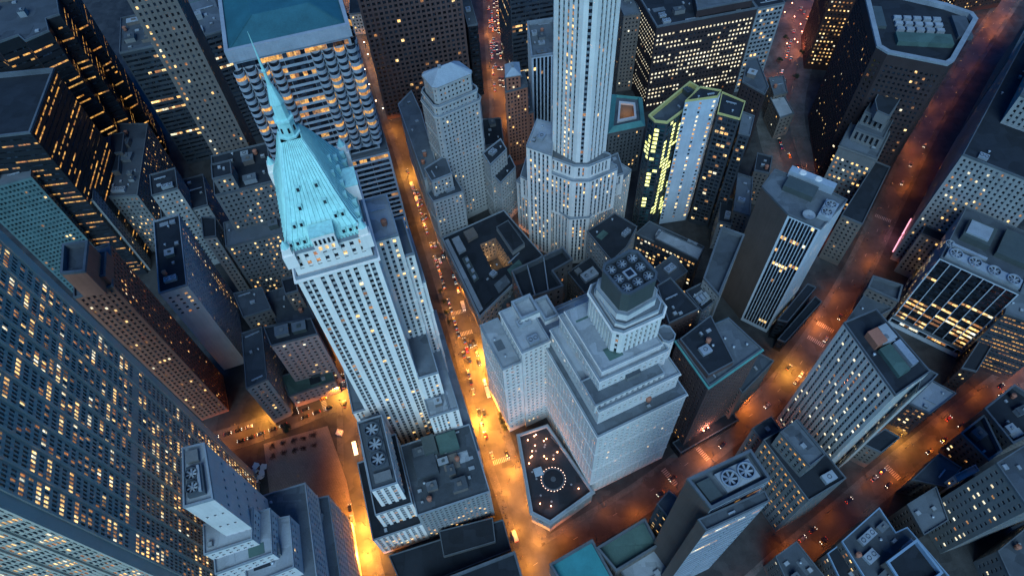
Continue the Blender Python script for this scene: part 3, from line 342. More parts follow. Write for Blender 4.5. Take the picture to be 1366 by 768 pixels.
def facade(W, wins, p0, p1, z0, z1, s, rng, mi, spi, bz=None):
    """one wall: piers, spandrels and reveals are real geometry, panes sit back in the openings"""
    p0, p1 = V2(p0), V2(p1); Lh = (p1-p0).length
    if Lh < .05: return
    u = (p1-p0)/Lh; nrm = Vector((u.y, -u.x))
    def P(x, z, d=0.): q = p0+u*x-nrm*d; return (q.x, q.y, z)
    mid = Vector(P(Lh/2, (z0+z1)/2)); tocam = (CAMP-mid).normalized()
    facing = nrm.dot(Vector((tocam.x, tocam.y)))
    flat = s.get('plain') or facing < -.05 or Lh < 2.5
    zb = z0+s['bot'] if bz is None else max(z0, bz); zt = z1-s['top']; ny = int((zt-zb)/s['fh'])
    if ny < 1: flat = True
    if flat:
        W.poly([P(0,z0),P(Lh,z0),P(Lh,z1),P(0,z1)], mi); return
    zb = zt-ny*s['fh']
    cols = []
    if s.get('cols'): cols = [(c*Lh-w/2, c*Lh+w/2, i) for i,(c,w) in enumerate(s['cols'])]
    elif s.get('cols40') and abs(Lh-31.5) < 1.5:
        cols = [(c-.8, c+.8, i) for i, c in enumerate((2.6,5.0,9.3,12.5,15.75,19.0,22.2,26.5,28.9))]
    elif s.get('group'):
        k, gap = s['group']; bay = k*s['bw']+gap; nb = max(1, int((Lh-2*s['mg']+gap)/bay)); off = (Lh-(nb*bay-gap))/2
        for b in range(nb):
            for i in range(k):
                c = off+b*bay+(i+.5)*s['bw']; cols.append((c-s['bw']*s['wf']/2, c+s['bw']*s['wf']/2, b))
    else:
        nx = max(1, round((Lh-2*s['mg'])/s['bw'])); bw = (Lh-2*min(s['mg'], Lh*.2))/nx; off = min(s['mg'], Lh*.2)
        cols = [(off+(i+.5)*bw-bw*s['wf']/2, off+(i+.5)*bw+bw*s['wf']/2, i) for i in range(nx)]
    ds, dw = s['ds'], s['dw']
    x = 0
    for a, b, g in cols:
        W.poly([P(x,zb),P(a,zb),P(a,zt),P(x,zt)], mi); x = b
        W.poly([P(a,zb),P(a,zb,dw),P(a,zt,dw),P(a,zt)], mi); W.poly([P(b,zb,dw),P(b,zb),P(b,zt),P(b,zt,dw)], mi)
    W.poly([P(x,zb),P(Lh,zb),P(Lh,zt),P(x,zt)], mi)
    W.poly([P(0,z0),P(Lh,z0),P(Lh,zb),P(0,zb)], mi); W.poly([P(0,zt),P(Lh,zt),P(Lh,z1),P(0,z1)], mi)
    if s.get('fin'):
        k, gap = s['group']; seen = sorted(set(g for _,_,g in cols)); xs_ = [min(a for a,b,g in cols if g == q)-gap*.62 for q in seen]+[max(b for a,b,g in cols)+gap*.62]
        for x in xs_:
            f = s['fin']; a, b = x-.42, x+.42
            W.poly([P(a,z0,-f),P(b,z0,-f),P(b,z1,-f),P(a,z1,-f)], mi); W.poly([P(a,z0,.05),P(a,z0,-f),P(a,z1,-f),P(a,z1,.05)], mi); W.poly([P(b,z0,-f),P(b,z0,.05),P(b,z1,.05),P(b,z1,-f)], mi)
    fh, hf = s['fh'], s['hf']; hh = fh*(1-hf)/2; pat = s['pat']; p = s['p']
    skip = set(int(q*ny) for q in s.get('skip', ()))
    colp = {}; state = False; gstate = {}
    litcols = set()
    if pat == 'col': litcols = set(rng.sample(range(len(cols)), max(1, len(cols)//7)))
    if pat == 'col20' and u.y < 0 and Lh > 8: litcols = {len(cols)//2+1 if len(cols) > 4 else len(cols)//2, len(cols)//2}
    for j in range(ny):
        za = zb+j*fh; fp = p*rng.choice((.2,.5,1,1,1.6,2.4)); state = rng.random() < fp
        h01 = (za-z0)/max(1, z1-z0)
        if pat == 'low': fp = p*(2.2 if .05 < h01 < .45 else (.9 if h01 < .75 else .15))
        if pat == 'foot': fp = .55 if j == 1 else p*.6
        if pat == 'w40': fp = p*(2.4 if h01 < .33 else .7)
        gl = {}; rfl = rng.random()**3
        for i, (a, b, g) in enumerate(cols):
            w0, w1 = za+hh, za+fh-hh
            if j in skip: w0 = w1-.1
            # spandrels
            W.poly([P(a,za,ds),P(b,za,ds),P(b,w0,ds),P(a,w0,ds)], spi); W.poly([P(a,w1,ds),P(b,w1,ds),P(b,za+fh,ds),P(a,za+fh,ds)], spi)
            W.poly([P(a,w0,ds),P(b,w0,ds),P(b,w0,dw),P(a,w0,dw)], spi)
            if hf < .9: W.poly([P(a,w1,dw),P(b,w1,dw),P(b,w1,ds),P(a,w1,ds)], spi)
            if pat == 'run' or pat == 'low':
                state = (rng.random() < .72+.2*fp) if state else (rng.random() < fp*.32); on = state
                if pat == 'low': on = rng.random() < fp
            elif pat == 'grp':
                if g not in gl: gl[g] = rng.random() < (p*(1.0+3.6*max(0,.45-h01)*(1 if g > 3 else .2)/.45*(1.4 if g > 5 else .6)) if Lh > 60 else p*(.5+3*rfl))
                on = (gl[g] and rng.random() < .85) or rng.random() < .02
            elif pat == 'col' : on = rng.random() < (.75 if i in litcols else p*.6)
            elif pat == 'col20': on = rng.random() < (.85 if i in litcols else p*.5)
            elif pat == 'mix': on = rng.random() < p*(.15 if (math.sin(za*.13+i*.3) > .2) else 1.4)
            elif pat == 'vrun':
                on = rng.random() < (.75 if colp.get(i) else p*.4); colp[i] = on
            else: on = rng.random() < fp
            c = p0+u*((a+b)/2)-nrm*dw; cz = (w0+w1)/2
            nspl = s.get('split', 1)
            for q in range(nspl):
                ww = (b-a)/nspl; cc = c+u*((q+.5)*ww-(b-a)/2)
                k = s['glass']
                if on and (nspl < 3 or rng.random() < .8):
                    k = s['lit']; r = rng.random()
                    if k == 'lit': k = 'lit' if r < .5 else ('litcool' if r < .62 else 'litdim')
                    if k == 'litgold' and r < .25: k = 'litdim'
                    if pat == 'foot' and j == 1: k = 'litorange' if r < .45 else 'litgold'
                elif rng.random() < s.get('dim',.02) and s['mat'] not in ('blackmetal','darkmetal','finwhite'): k = 'litdim'
                wins.append((cc, cz, u, nrm, ww-.02, w1-w0, k))

# ------------------------------------------------------------------ roofs
def clutter(root, off, pts, z, rng, n, dark=False):
    xs = [p[0] for p in pts]; ys = [p[1] for p in pts]; pin = inset(pts, 1.6)
    if area2(pin) < 12: return
    e = (V2(pts[1])-V2(pts[0])).normalized(); rz = math.atan2(e.y, e.x); used = []
    A = area2(pin); n = max(3, min(int(n*A/110)+2, 22))
    for t in range(rng.randint(2,5)):
        q = Vector((rng.uniform(min(xs), max(xs)), rng.uniform(min(ys), max(ys)))); w, d = (rng.uniform(4,11), rng.uniform(3,8)) if t else (rng.uniform(9,24), 1.1)
        cs = [q+Vector((math.cos(rz)*a-math.sin(rz)*b, math.sin(rz)*a+math.cos(rz)*b)) for a, b in ((-w/2,-d/2),(w/2,-d/2),(w/2,d/2),(-w/2,d/2))]
        if all(inside(pin, c) for c in cs):
            m = MB(); m.box((q.x-off[0],q.y-off[1],z+.03+.02*t), (w,d,.06+.04*t), rz); m.obj('roof_patch', rng.choice(('midroof','tar','greyroof','lightroof','greenroof')), root)
    for t in range(n*6):
        if len(used) >= n: break
        q = Vector((rng.uniform(min(xs), max(xs)), rng.uniform(min(ys), max(ys))))
        big = rng.random() < .55; w, d = (rng.uniform(3.5, 10), rng.uniform(3, 7)) if big else (rng.uniform(1.2, 3.2), rng.uniform(1.2, 2.6))
        if rng.random() < .18: w, d = rng.uniform(6, 14), .8
        lim = math.sqrt(A)*.5; w = min(w, lim); d = min(d, lim)
        r = math.hypot(w, d)/2
        cs = [q+Vector((math.cos(rz)*a-math.sin(rz)*b, math.sin(rz)*a+math.cos(rz)*b)) for a, b in ((-w/2,-d/2),(w/2,-d/2),(w/2,d/2),(-w/2,d/2))]
        if not all(inside(pin, c) for c in cs): continue
        if any((q-uq).length < r+ur for uq, ur in used): continue
        used.append((q, r)); x, y = q.x-off[0], q.y-off[1]; m = MB(); kind = rng.random()
        if d < 1:
            m.box((x,y,z+.75), (w,.7,.6), rz); [m.box((x+math.cos(rz)*k*w/3, y+math.sin(rz)*k*w/3, z+.22), (.3,.9,.44), rz) for k in (-1,0,1)]
            m.obj('duct', 'steel', root)
        elif big and kind < .6:
            h = rng.uniform(2.2, 4.2); m.box((x,y,z+h/2), (w,d,h), rz); m.box((x,y,z+h+.12), (w+.4,d+.4,.24), rz, 1); m.box((x+.2,y-.1,z+h+.6), (w*.3,d*.3,.8), rz)
            m.obj('roof_housing', [rng.choice(('stonegrey','tan','greyblue','stonegrey','paneldark')), rng.choice(('greyroof','midroof','lightroof'))], root)
        elif big:
            h = rng.uniform(1.6, 2.6); m.box((x,y,z+h/2+.2), (w,d,h), rz); k = max(1, int(w/2.6))
            for i in range(k):
                t_ = (i+.5)/k*w-w/2; m.tube((x+math.cos(rz)*t_, y+math.sin(rz)*t_, z+h+.2), min(1.1,d*.4), min(.95,d*.34), .35, 12, 1)
            m.obj('air_handler', ['steel','steeldark'], root)
        elif kind < .35:
            m.cyl((x,y,z), .45, 1.3, 10); m.cyl((x,y,z+1.3), .75, .3, 10, 0, .3); m.obj('vent', 'steel', root)
        elif kind < .5:
            m.cyl((x,y,z+1.2), 1.3, 2.4, 14); m.cyl((x,y,z+3.6), 1.4, .8, 14, 0, .05)
            for a in range(4): m.box((x+math.cos(a*1.57+.78)*.9, y+math.sin(a*1.57+.78)*.9, z+.6), (.15,.15,1.2))
            m.obj('water_tank', 'brown', root)
        else:
            h = rng.uniform(.6, 1.6); m.box((x,y,z+h/2), (w,d,h), rz); m.box((x,y,z+h+.06), (w*.8,d*.8,.12), rz, 1)
            m.obj('roof_hatch', [rng.choice(('steel','stonegrey','midroof')), 'lightroof'], root)
def fan(root, x, y, z, r, dark=False):
    m = MB(); m.tube((x,y,z), r, r*.86, max(.6, r*.35), 24); m.tube((x,y,z), r*.9, r*.2, .12, 24, 1)
    o = m.obj('cooling_fan', ['steeldark' if dark else 'steel', 'blackmetal'], root)
    b = MB()
    for k in range(7):
        a = k*2*math.pi/7; c, s_ = math.cos(a), math.sin(a); pr = lambda t, n_, zz: (x+c*t-s_*n_, y+s_*t+c*n_, z+zz)
        b.poly([pr(r*.15,-.12*r,.25), pr(r*.82,-.16*r,.22), pr(r*.82,.12*r,.42), pr(r*.15,.08*r,.38)])
    b.cyl((x,y,z+.15), r*.2, .5, 12, 1); b.obj('fan_blade', ['steel','lightroof'], o)
def bil(pts, u, v):
    a, b, c, d = [V2(p) for p in pts[:4]]; return (a*(1-u)+b*u)*(1-v)+(d*(1-u)+c*u)*v
def plinth(root, off, pts, u0, u1, v0, v1, z, h, mat='steel', name='fan_platform'):
    q = [bil(pts, *uv)-V2(off) for uv in ((u0,v0),(u1,v0),(u1,v1),(u0,v1))]; m = MB(); m.prism(q, z, z+h); m.obj(name, mat, root)
ROOFM = ['greyroof','tar','greyroof','tar','midroof']

# ------------------------------------------------------------------ buildings
NAMES = dict(green_spire_tower='spire_tower', temple_hall='classical_hall', terrace_bank='bank_building', tall_white_tower='stone_tower', setback_tower='stone_tower', hip_roof_tower='stone_tower', ornate_tower='stone_building', courtyard_block='courtyard_building', turquoise_roof_hall='exchange_hall', green_roof_hall='exchange_hall', skylight_hall='skylight_hall', white_shed='shed', low_podium='podium', lamp_alley_wing='low_wing', low_slab_hall='low_hall', low_strip_hall='low_hall', dark_wedge_hall='low_hall')
ALLV, ALLF = [], []
for key, label, style, tiers, kw in BL:
    for pts, z0, z1, o in tiers:
        i = len(ALLV); n = len(pts); ALLV += [(p[0],p[1],z0) for p in pts]+[(p[0],p[1],z1) for p in pts]
        ALLF += [(i+k, i+(k+1)%n, i+n+(k+1)%n, i+n+k) for k in range(n)]+[tuple(i+n+k for k in range(n))]
BVH = BVHTree.FromPolygons(ALLV, ALLF)
def visible(w):
    d = CAMP-w; L_ = d.length; d.normalize(); return BVH.ray_cast(w+d*1.2, d, L_)[0] is None
n_ind = 0
FANW = {}
for bi, (key, label, style, tiers, kw) in enumerate(BL):
    rng = random.Random(1000+bi*17)
    p0 = tiers[0][0]; off = (sum(p[0] for p in p0)/len(p0), sum(p[1] for p in p0)/len(p0))
    root = thing(NAMES.get(key) or ('office_tower' if max(t[2] for t in tiers) > 95 else 'office_building'), label, 'tower' if max(t[2] for t in tiers) > 95 else 'building', (off[0], off[1], 0))
    W = MB(); wmats = []; wins = []
    def mi(k):
        if k not in wmats: wmats.append(k)
        return wmats.index(k)
    for ti, (pts, z0, z1, o) in enumerate(tiers):
        s = STY[o.get('style', style)]
        if o.get('plain') == 1: s = dict(s, plain=1)
        L_ = [(p[0]-off[0], p[1]-off[1]) for p in pts]; n = len(pts); well = o.get('well', 0)
        for i in range(n):
            sf = s
            if 'face' in o and str(i) in o['face']: sf = STY[o['face'][str(i)]]
            base = len(W.v); w_ = []
            # floors that stand hidden inside a taller neighbour tier are still built as plain wall
            facade(W, w_, pts[i], pts[(i+1)%n], z0, z1, sf, rng, mi(sf['mat']), mi(sf['sp'] or sf['mat']))
            for k in range(base, len(W.v)): v = W.v[k]; W.v[k] = (v[0]-off[0], v[1]-off[1], v[2])
            for w in w_:
                # drop panes buried in another tier of the same building
                c = w[0]+w[3]*.8
                if any(tj != ti and t2[1] <= w[1] <= t2[2] and inside(t2[0], c) for tj, t2 in enumerate(tiers)): continue
                wins.append(w)
        # roof
        rm = {'green':'greenroof','light':'lightroof','dark':'tar','tar':'tar','turq':'turqroof'}.get(o.get('roof'), ROOFM[(bi*7+ti*3)%5])
        if style in ('pale','broad15','w40','ws20') and 'roof' not in o: rm = 'lightroof' if rng.random() < .6 else 'midroof'
        dep = {0:0.0, 1:2.2, 2:1.2, 3:4.0}[well]
        par_h = 1.1 if z1-z0 > 8 or well else .5; tk = (3.0 if key == 'octagon_roof_tower' else 1.0) if well else .45
        if z1 > 150 and well == 0: tk = .6
        A_ = area2(L_)
        if o.get('roof') in ('pyr','hip'):
            po = inset(L_, -.5); m = MB(); cen = Vector((0,0))
            for q in L_: cen += V2(q)/n
            hh = o.get('rh', 7)
            if o['roof'] == 'hip':
                pin = inset(L_, 2.0); pin2 = inset(L_, 17.0)
                m.ring(L_, pin, z1-.01, z1, z1+1.2, 1)
                for i in range(n):
                    j = (i+1)%n; m.poly([(*pin[i],z1+.2),(*pin[j],z1+.2),(*pin2[j],z1+7),(*pin2[i],z1+7)], 0)
                m.poly([(*q,z1+7) for q in pin2], 0)
                for i in range(n):
                    a, b = Vector((*pin[i],z1+.35)), Vector((*pin2[i],z1+7.15)); dd = (b-a).normalized(); sd = dd.cross(Vector((0,0,1))).normalized()*.5
                    m.poly([a-sd, a+sd, b+sd, b-sd], 2)
                m.obj('roof', ['hiproof','band','hiproof'], root)
            else:
                e = (V2(L_[1])-V2(L_[0])); lg = max(range(n), key=lambda i: (V2(L_[(i+1)%n])-V2(L_[i])).length); d = (V2(L_[(lg+1)%n])-V2(L_[lg])).normalized()
                r0 = cen-d*min(4, A_**.5*.2); r1 = cen+d*min(4, A_**.5*.2)
                for i in range(n):
                    a, b = po[i], po[(i+1)%n]; ta = r0 if (a-cen).dot(d) < 0 else r1; tb = r0 if (b-cen).dot(d) < 0 else r1
                    if (ta-tb).length < .01: m.poly([(*a,z1+.3),(*b,z1+.3),(*ta,z1+hh)])
                    else: m.poly([(*a,z1+.3),(*b,z1+.3),(*tb,z1+hh),(*ta,z1+hh)])
                m.prism(po, z1-.5, z1+.28, 1, bottom=True)
                m.obj('roof', ['slate','stone'], root)
                v = MB(); v.box((r0.x,r0.y,z1+hh-.3), (1.6,1.6,2.4)); v.box((r0.x,r0.y,z1+hh+1.0), (2.0,2.0,.3)); v.obj('chimney', 'greyblue', root)
        elif 'court' in o:
            hole = [(p[0]-off[0], p[1]-off[1]) for p in o['court']]; m = MB()
            hole = hole if area2(hole) > 0 else hole[::-1]
            # start the hole at the corner nearest the first outer corner
            k0 = min(range(4), key=lambda k: (V2(hole[k])-V2(L_[0])).length); hole = hole[k0:]+hole[:k0]
            for i in range(4):
                j = (i+1)%4; m.poly([(*L_[i],z1),(*L_[j],z1),(*hole[j],z1),(*hole[i],z1)])
            m.obj('roof', rm, root); c = MB(); cm = []
            for i in range(4):
                a, b = hole[(i+1)%4], hole[i]; ww_ = []
                base = len(c.v); sx = st(mat='tan', bw=2.6, fh=3.7, wf=.42, hf=.5, p=.2, mg=.8)
                facade(c, ww_, (a[0]+off[0],a[1]+off[1]), (b[0]+off[0],b[1]+off[1]), .2, z1, sx, rng, 0, 0)
                for k in range(base, len(c.v)): v = c.v[k]; c.v[k] = (v[0]-off[0], v[1]-off[1], v[2])
                wins += ww_
            c.obj('courtyard_wall', 'tan', root)
            ld = bpy.data.lights.new('courtyard_lamp_light', 'POINT'); ld.energy = 700*LAMP_W; ld.color = (1,.62,.28); ld.shadow_soft_size = .4
            cc = (V2(hole[0])+V2(hole[2]))/2; q = (cc+(V2(hole[3])-cc)*.35); lm = MB(); lm.cyl((q.x,q.y,6), .3, .3, 8); lo = lm.obj('courtyard_lamp', 'lit', root)
            l_ = bpy.data.objects.new('courtyard_lamp_light', ld); link(l_, lo); l_.location = (q.x,q.y,9)
            pr = inset(L_, .5); m = MB(); m.ring(inset(L_, -.12), pr, z1-.3, z1, z1+1.0); m.obj('parapet', 'coping', root)
            for u0,u1,v0,v1,h,mt in ((.02,.075,.04,.96,.5,'lightroof'),(.10,.24,.05,.28,1.2,'tar'),(.11,.22,.72,.92,2.2,'lightroof'),(.12,.2,.34,.66,.8,'paneldark'),(.30,.46,.80,.93,3.0,'tan'),(.55,.74,.05,.2,.5,'greenroof'),(.82,.95,.45,.7,1.4,'greyroof'),(.32,.5,.04,.16,1.0,'midroof')): plinth(root, off, pts, u0,u1,v0,v1, z1, h, mt, 'roof_housing')
            for k_ in range(4): plinth(root, off, pts, .13+.02*(k_%2),.17+.02*(k_%2),.36+.075*k_,.40+.075*k_, z1+.8, 1.3, 'steel', 'air_handler')
            clutter(root, off, [((1-.22)*V2(pts[i])+.22*V2(o['court'][0])) for i in (0,1)]+[V2(o['court'][1])*.7+V2(pts[1])*.3, V2(o['court'][0])*.7+V2(pts[0])*.3], z1, rng, 1)
        elif o.get('ring'):
            k = o['ring']; cen = Vector((0,0))
            for q in L_: cen += V2(q)/n
            hole = [cen+(V2(q)-cen)*k for q in L_]; m = MB()
            for i in range(n):
                j = (i+1)%n; m.poly([(*L_[i],z1),(*L_[j],z1),(*hole[j],z1),(*hole[i],z1)], 0); m.poly([(*hole[i],z1-16),(*hole[j],z1-16),(*hole[j],z1),(*hole[i],z1)][::-1], 1)
                a, b = V2(L_[i]), V2(L_[j]); m.poly([(*inset(L_,-.6)[i],z1-.5),(*inset(L_,-.6)[j],z1-.5),(*inset(L_,3)[j],z1+2.6),(*inset(L_,3)[i],z1+2.6)], 2)
                m.poly([(*inset(L_,3)[i],z1+2.6),(*inset(L_,3)[j],z1+2.6),(*inset(L_,3.2)[j],z1+.01),(*inset(L_,3.2)[i],z1+.01)], 2)
            m.poly([(*q,z1-16) for q in hole], 1); m.obj('roof', ['midroof','tan','greencopper'], root); m = MB(); m.ring([cen+(V2(q)-cen)*(k+.12) for q in L_], hole, z1+.01, z1, z1+1.4); m.obj('court_rim', 'pale', root)
            ld = bpy.data.lights.new('light_court_lamp', 'POINT'); ld.energy = 320*LAMP_W; ld.color = (1,.5,.2); l_ = bpy.data.objects.new('light_court_lamp', ld); lm = MB(); lm.cyl((cen.x,cen.y,z1-15.5), .4, .4, 8); lo = lm.obj('court_lamp', 'lit', root); link(l_, lo); l_.location = (cen.x,cen.y,z1-9)
        else:
            m = MB(); zr = z1-dep; pin = inset(L_, tk)
            if area2(pin) < A_*.3: pin = inset(L_, .15); 
            rp = pin if well else L_
            m.poly([(q[0],q[1],zr) for q in rp]); m.obj('roof', rm, root)
            m = MB(); m.ring(inset(L_, -.12), pin, z1-.35, zr+.01, z1+par_h)
            pm = {1:'edgeyellow',2:'edgeblue'}.get(o.get('edge')) or ('coping' if style in ('w40','w40f','w40l','pale','broad15','ws20','bank','dark16','whitegrid','whitestripe','stonep') else 'copingdark')
            if key == 'blue_edged_roof_block': pm = 'edgeblue'
            if o.get('style') == 'fanbox': pm = 'steeldark'
            m.obj('parapet', pm, root)
            if well == 3:
                for t_ in (.3, .62):
                    m = MB(); a, b = V2(L_[0]), V2(L_[1]); c_, d_ = V2(L_[-2] if n > 4 else L_[2]), V2(L_[-1])
                    q0 = a.lerp(b, t_); q1 = d_.lerp(c_, t_); dd = (q1-q0).normalized(); q0 = q0+dd*.6; q1 = q1-dd*.6
                    ang = math.atan2(dd.y, dd.x); mid_ = (q0+q1)/2; m.box((mid_.x, mid_.y, z1-dep/2+.3), ((q1-q0).length, .6, dep+.4), ang); m.obj('well_wall', 'coping', root)
            if o.get('skyl'):
                e = (V2(L_[1])-V2(L_[0])).normalized(); rz = math.atan2(e.y, e.x)
                for k in range(3):
                    q = bil(L_, .3, .2+.16*k); m = MB(); m.box((q.x,q.y,z1+.6), (15,5,1.2), rz, 0, .85); m.obj('skylight', 'pale', root)
            cl = o.get('cl', 0)
            P0 = pts
            if cl == 'fans2': plinth(root, off, P0, .2,.8,.12,.62, zr, 2.2, 'steeldark'); [fan(root, *(bil(P0,.4,v)-V2(off)), zr+2.2, 2.6, True) for v in (.25,.48)]; plinth(root, off, P0, .62,.72,.15,.6, zr+2.2, .8, 'steel','duct'); plinth(root, off, P0, .2,.7,.7,.9, zr, 2.0,'stonegrey','roof_housing')
            elif cl == 'fans3': plinth(root, off, P0, .2,.85,.25,.95, zr, 1.2, 'steeldark'); [fan(root, *(bil(P0,.5,v)-V2(off)), zr+1.2, 4.0, True) for v in (.38,.6,.82)]; plinth(root, off, P0, .2,.85,.08,.2, zr, 1.6, 'stonegrey', 'roof_housing')
            elif cl == 'fans4':
                plinth(root, off, P0, .04,.96,.03,.17, zr, 3.0, 'steel'); [fan(root, *(bil(P0,.14+.24*k,.10)-V2(off)), zr+3.0, 3.6) for k in range(4)]
                plinth(root, off, P0, .1,.45,.42,.75, zr, 5, 'paneldark','roof_housing'); plinth(root, off, P0, .55,.95,.4,.85, zr, 4, 'paneldark','roof_housing'); plinth(root, off, P0, .12,.4,.47,.7, zr+5, 1.2, 'steel','air_handler'); plinth(root, off, P0, .05,.5,.26,.3, zr, 1.6, 'steel','duct'); fan(root, *(bil(P0,.03,.28)-V2(off)), zr+.3, 2.6)
            elif cl == 'fans8':
                c0 = sum((V2(p) for p in P0), Vector((0,0)))/n; ev = [(V2(P0[(i+1)%n])-V2(P0[i])) for i in range(n)]; e = max(ev, key=lambda v: v.length).normalized(); f_ = Vector((-e.y,e.x))
                for a in (-1,0,1):
                    for b in (-1,0,1):
                        q = c0+e*a*5.7+f_*b*5.7-V2(off)
                        if a or b: fan(root, q.x, q.y, zr+.5, 2.35, True)
                        else: m = MB(); rz = math.atan2(e.y,e.x); m.box((q.x,q.y,zr+.4), (4.6,4.6,.8), rz); m.box((q.x,q.y,zr+.85), (3.0,3.0,.1), rz, 1); m.obj('roof_hatch', ['steel','blackmetal'], root)
            elif cl == 'fans1': plinth(root, off, P0, .25,.8,.3,.62, zr, 2.6, 'steel'); [fan(root, *(bil(P0,u_,.46)-V2(off)), zr+2.6, 1.6) for u_ in (.4,.65)]; plinth(root, off, P0, .2,.4,.7,.9, zr, 2, 'stonegrey','roof_housing')
            elif cl == 'fans2w':
                plinth(root, off, P0, .34,.8,.3,.75, zr, 2.6, 'lightroof') if False else None
                e = (V2(P0[1])-V2(P0[0])).normalized(); lg = max(range(4), key=lambda i: (V2(P0[(i+1)%4])-V2(P0[i])).length); Q = P0[lg:]+P0[:lg]
                # place the platform towards the avenue end
                far = 1 if Q[1][0] > Q[0][0] else 0
                U = (lambda t: t) if far else (lambda t: 1-t)
                u0, u1 = sorted((U(.36), U(.9))); plinth(root, off, Q, u0,u1,.2,.8, zr, 2.4, 'lightroof')
                fan(root, *(bil(Q,U(.5),.5)-V2(off)), zr+2.4, 3.6); fan(root, *(bil(Q,U(.76),.5)-V2(off)), zr+2.4, 3.6)
                u0, u1 = sorted((U(.08), U(.28))); plinth(root, off, Q, u0,u1,.2,.8, zr, 1.6, 'paneldark','roof_housing')
            elif cl == 'c6':
                q = [Vector(p) for p in P0]; cc = sum((V2(p) for p in P0), Vector((0,0)))/n
                e = (V2(P0[2])-V2(P0[1])).normalized(); f_ = Vector((-e.y,e.x)); rz = math.atan2(e.y,e.x)
                b0 = V2(P0[2])-V2(off)
                m = MB(); q_ = b0+f_*13-e*1.5; m.box((q_.x,q_.y,zr+1.6), (7,13,3.2), rz); m.obj('fan_platform','steel',root); [fan(root, *(q_+f_*k), zr+3.2, 2.9) for k in (-3.2,3.2)]
                m = MB(); q_ = b0+f_*4-e*9; m.cyl((q_.x,q_.y,zr), .35, 1.6, 8); m.cyl((q_.x,q_.y,zr+1.6), .6, 1.0, 20, 0, 3.4, False); m.cyl((q_.x,q_.y,zr+1.75), .5, .9, 20, 0, 3.3, False); m.obj('satellite_dish','lightroof',root)
                m = MB(); q_ = b0+f_*20-e*20; m.box((q_.x,q_.y,zr+2), (17,9,4), rz); m.obj('roof_housing',['paneldark'],root)
                m = MB(); q_ = b0+f_*29-e*17; m.box((q_.x,q_.y,zr+2.6), (26,4.5,5.2), rz); m.obj('roof_housing','slate',root)
                for k in (-6,3): m = MB(); q2 = q_+e*k; m.cyl((q2.x,q2.y,zr+5.2), 2.2, .7, 18, 0, 1.6); m.obj('roof_dome','pale',root)
            elif cl == 'ahu':
                for k in range(4): plinth(root, off, P0, .12+.2*k,.27+.2*k,.3,.55, zr, 1.8, 'steel','air_handler')
                clutter(root, off, pts, zr, rng, .6)
            elif cl == 3:
                clutter(root, off, pts, zr, rng, 2.6); plinth(root, off, P0, .12,.42,.45,.85, zr, 3.5, 'greyroof','roof_housing'); plinth(root, off, P0, .3,.48,.72,.97, zr, 6, 'paneldark','roof_housing'); plinth(root, off, P0, .5,.78,.7,.95, zr, 4, 'greenroof','roof_housing'); plinth(root, off, P0, .5,.72,.45,.66, zr, .8, 'tan','roof_housing')
            elif cl == 'oct':
                e_ = Vector((.98,-.2)).normalized(); f_ = Vector((.2,.98)).normalized(); c0 = sum((V2(p) for p in P0), Vector((0,0)))/n-V2(off); rz = math.atan2(e_.y,e_.x)
                for a in range(-2,3):
                    for b_ in (0,1,2): m = MB(); q = c0+e_*a*6.2+f_*(b_*6-2); m.box((q.x,q.y,zr+1.1), (4.8,3.2,2.2), rz); m.box((q.x,q.y,zr+2.3), (4.0,2.4,.2), rz, 1); m.obj('air_handler', ['steel','lightroof'], root)
                m = MB(); q = c0-f_*13; m.box((q.x,q.y,zr+1.6), (34,10,3.2), rz); m.obj('roof_housing', 'greenroof', root)
                m = MB(); q = c0+e_*26+f_*2; m.box((q.x,q.y,zr+1.5), (9,22,3), rz); m.obj('roof_housing', 'greyroof', root)
                m = MB(); q = c0-e_*24+f_*10; m.box((q.x,q.y,zr+1), (6,22,2), rz); m.obj('roof_housing', 'paneldark', root)
            elif cl == 'p30':
                plinth(root, off, P0, .25,.45,.25,.55, zr, 4.5, 'brown','roof_housing'); plinth(root, off, P0, .48,.86,.3,.62, zr, 2.4, 'greenroof','roof_housing'); plinth(root, off, P0, .5,.84,.68,.86, zr, 3.4, 'steel','air_handler'); plinth(root, off, P0, .24,.46,.62,.86, zr, 3.0, 'lightroof','roof_housing'); clutter(root, off, pts, zr, rng, .3)
            elif cl: clutter(root, off, pts, zr, rng, cl)
            elif A_ > 120 and not o.get('plain') and well == 0: clutter(root, off, pts, zr, rng, .35)
        if o.get('corn'):
            cm_ = 'greencopper' if o['corn'] == 'green' else STY[o.get('style', style)]['mat']; m = MB(); k = 1.0 if o['corn'] != 1 else .6
            m.ring(inset(L_, -k), inset(L_, .02), z1-1.2, z1-1.2, z1-.4); m.ring(inset(L_, -k*.5), inset(L_, .02), z1-2.0, z1-2.0, z1-1.21)
            q = inset(L_, -k)
            m.poly([(p[0],p[1],z1-1.2) for p in q][::-1]) if False else None
            m.obj('cornice', cm_, root)
    W.obj('wall', wmats, root)
    bm_ = MB(); bmat = 'stone'
    for pts, z0, z1, o in tiers:
        s = STY[o.get('style', style)]
        if not s.get('belt') or o.get('plain') == 1: continue
        bmat = s['mat']; step = s['belt']*s['fh']; L_ = [(p[0]-off[0], p[1]-off[1]) for p in pts]; z = z1-s['top']-step
        while z > z0+6:
            bm_.ring(inset(L_, -.3), inset(L_, .02), z-.2, z-.2, z+.25); z -= step
    bm_.obj('string_course', bmat, root)
    # windows: the ones that show largest are parts of their own, the rest one mass
    cand = []
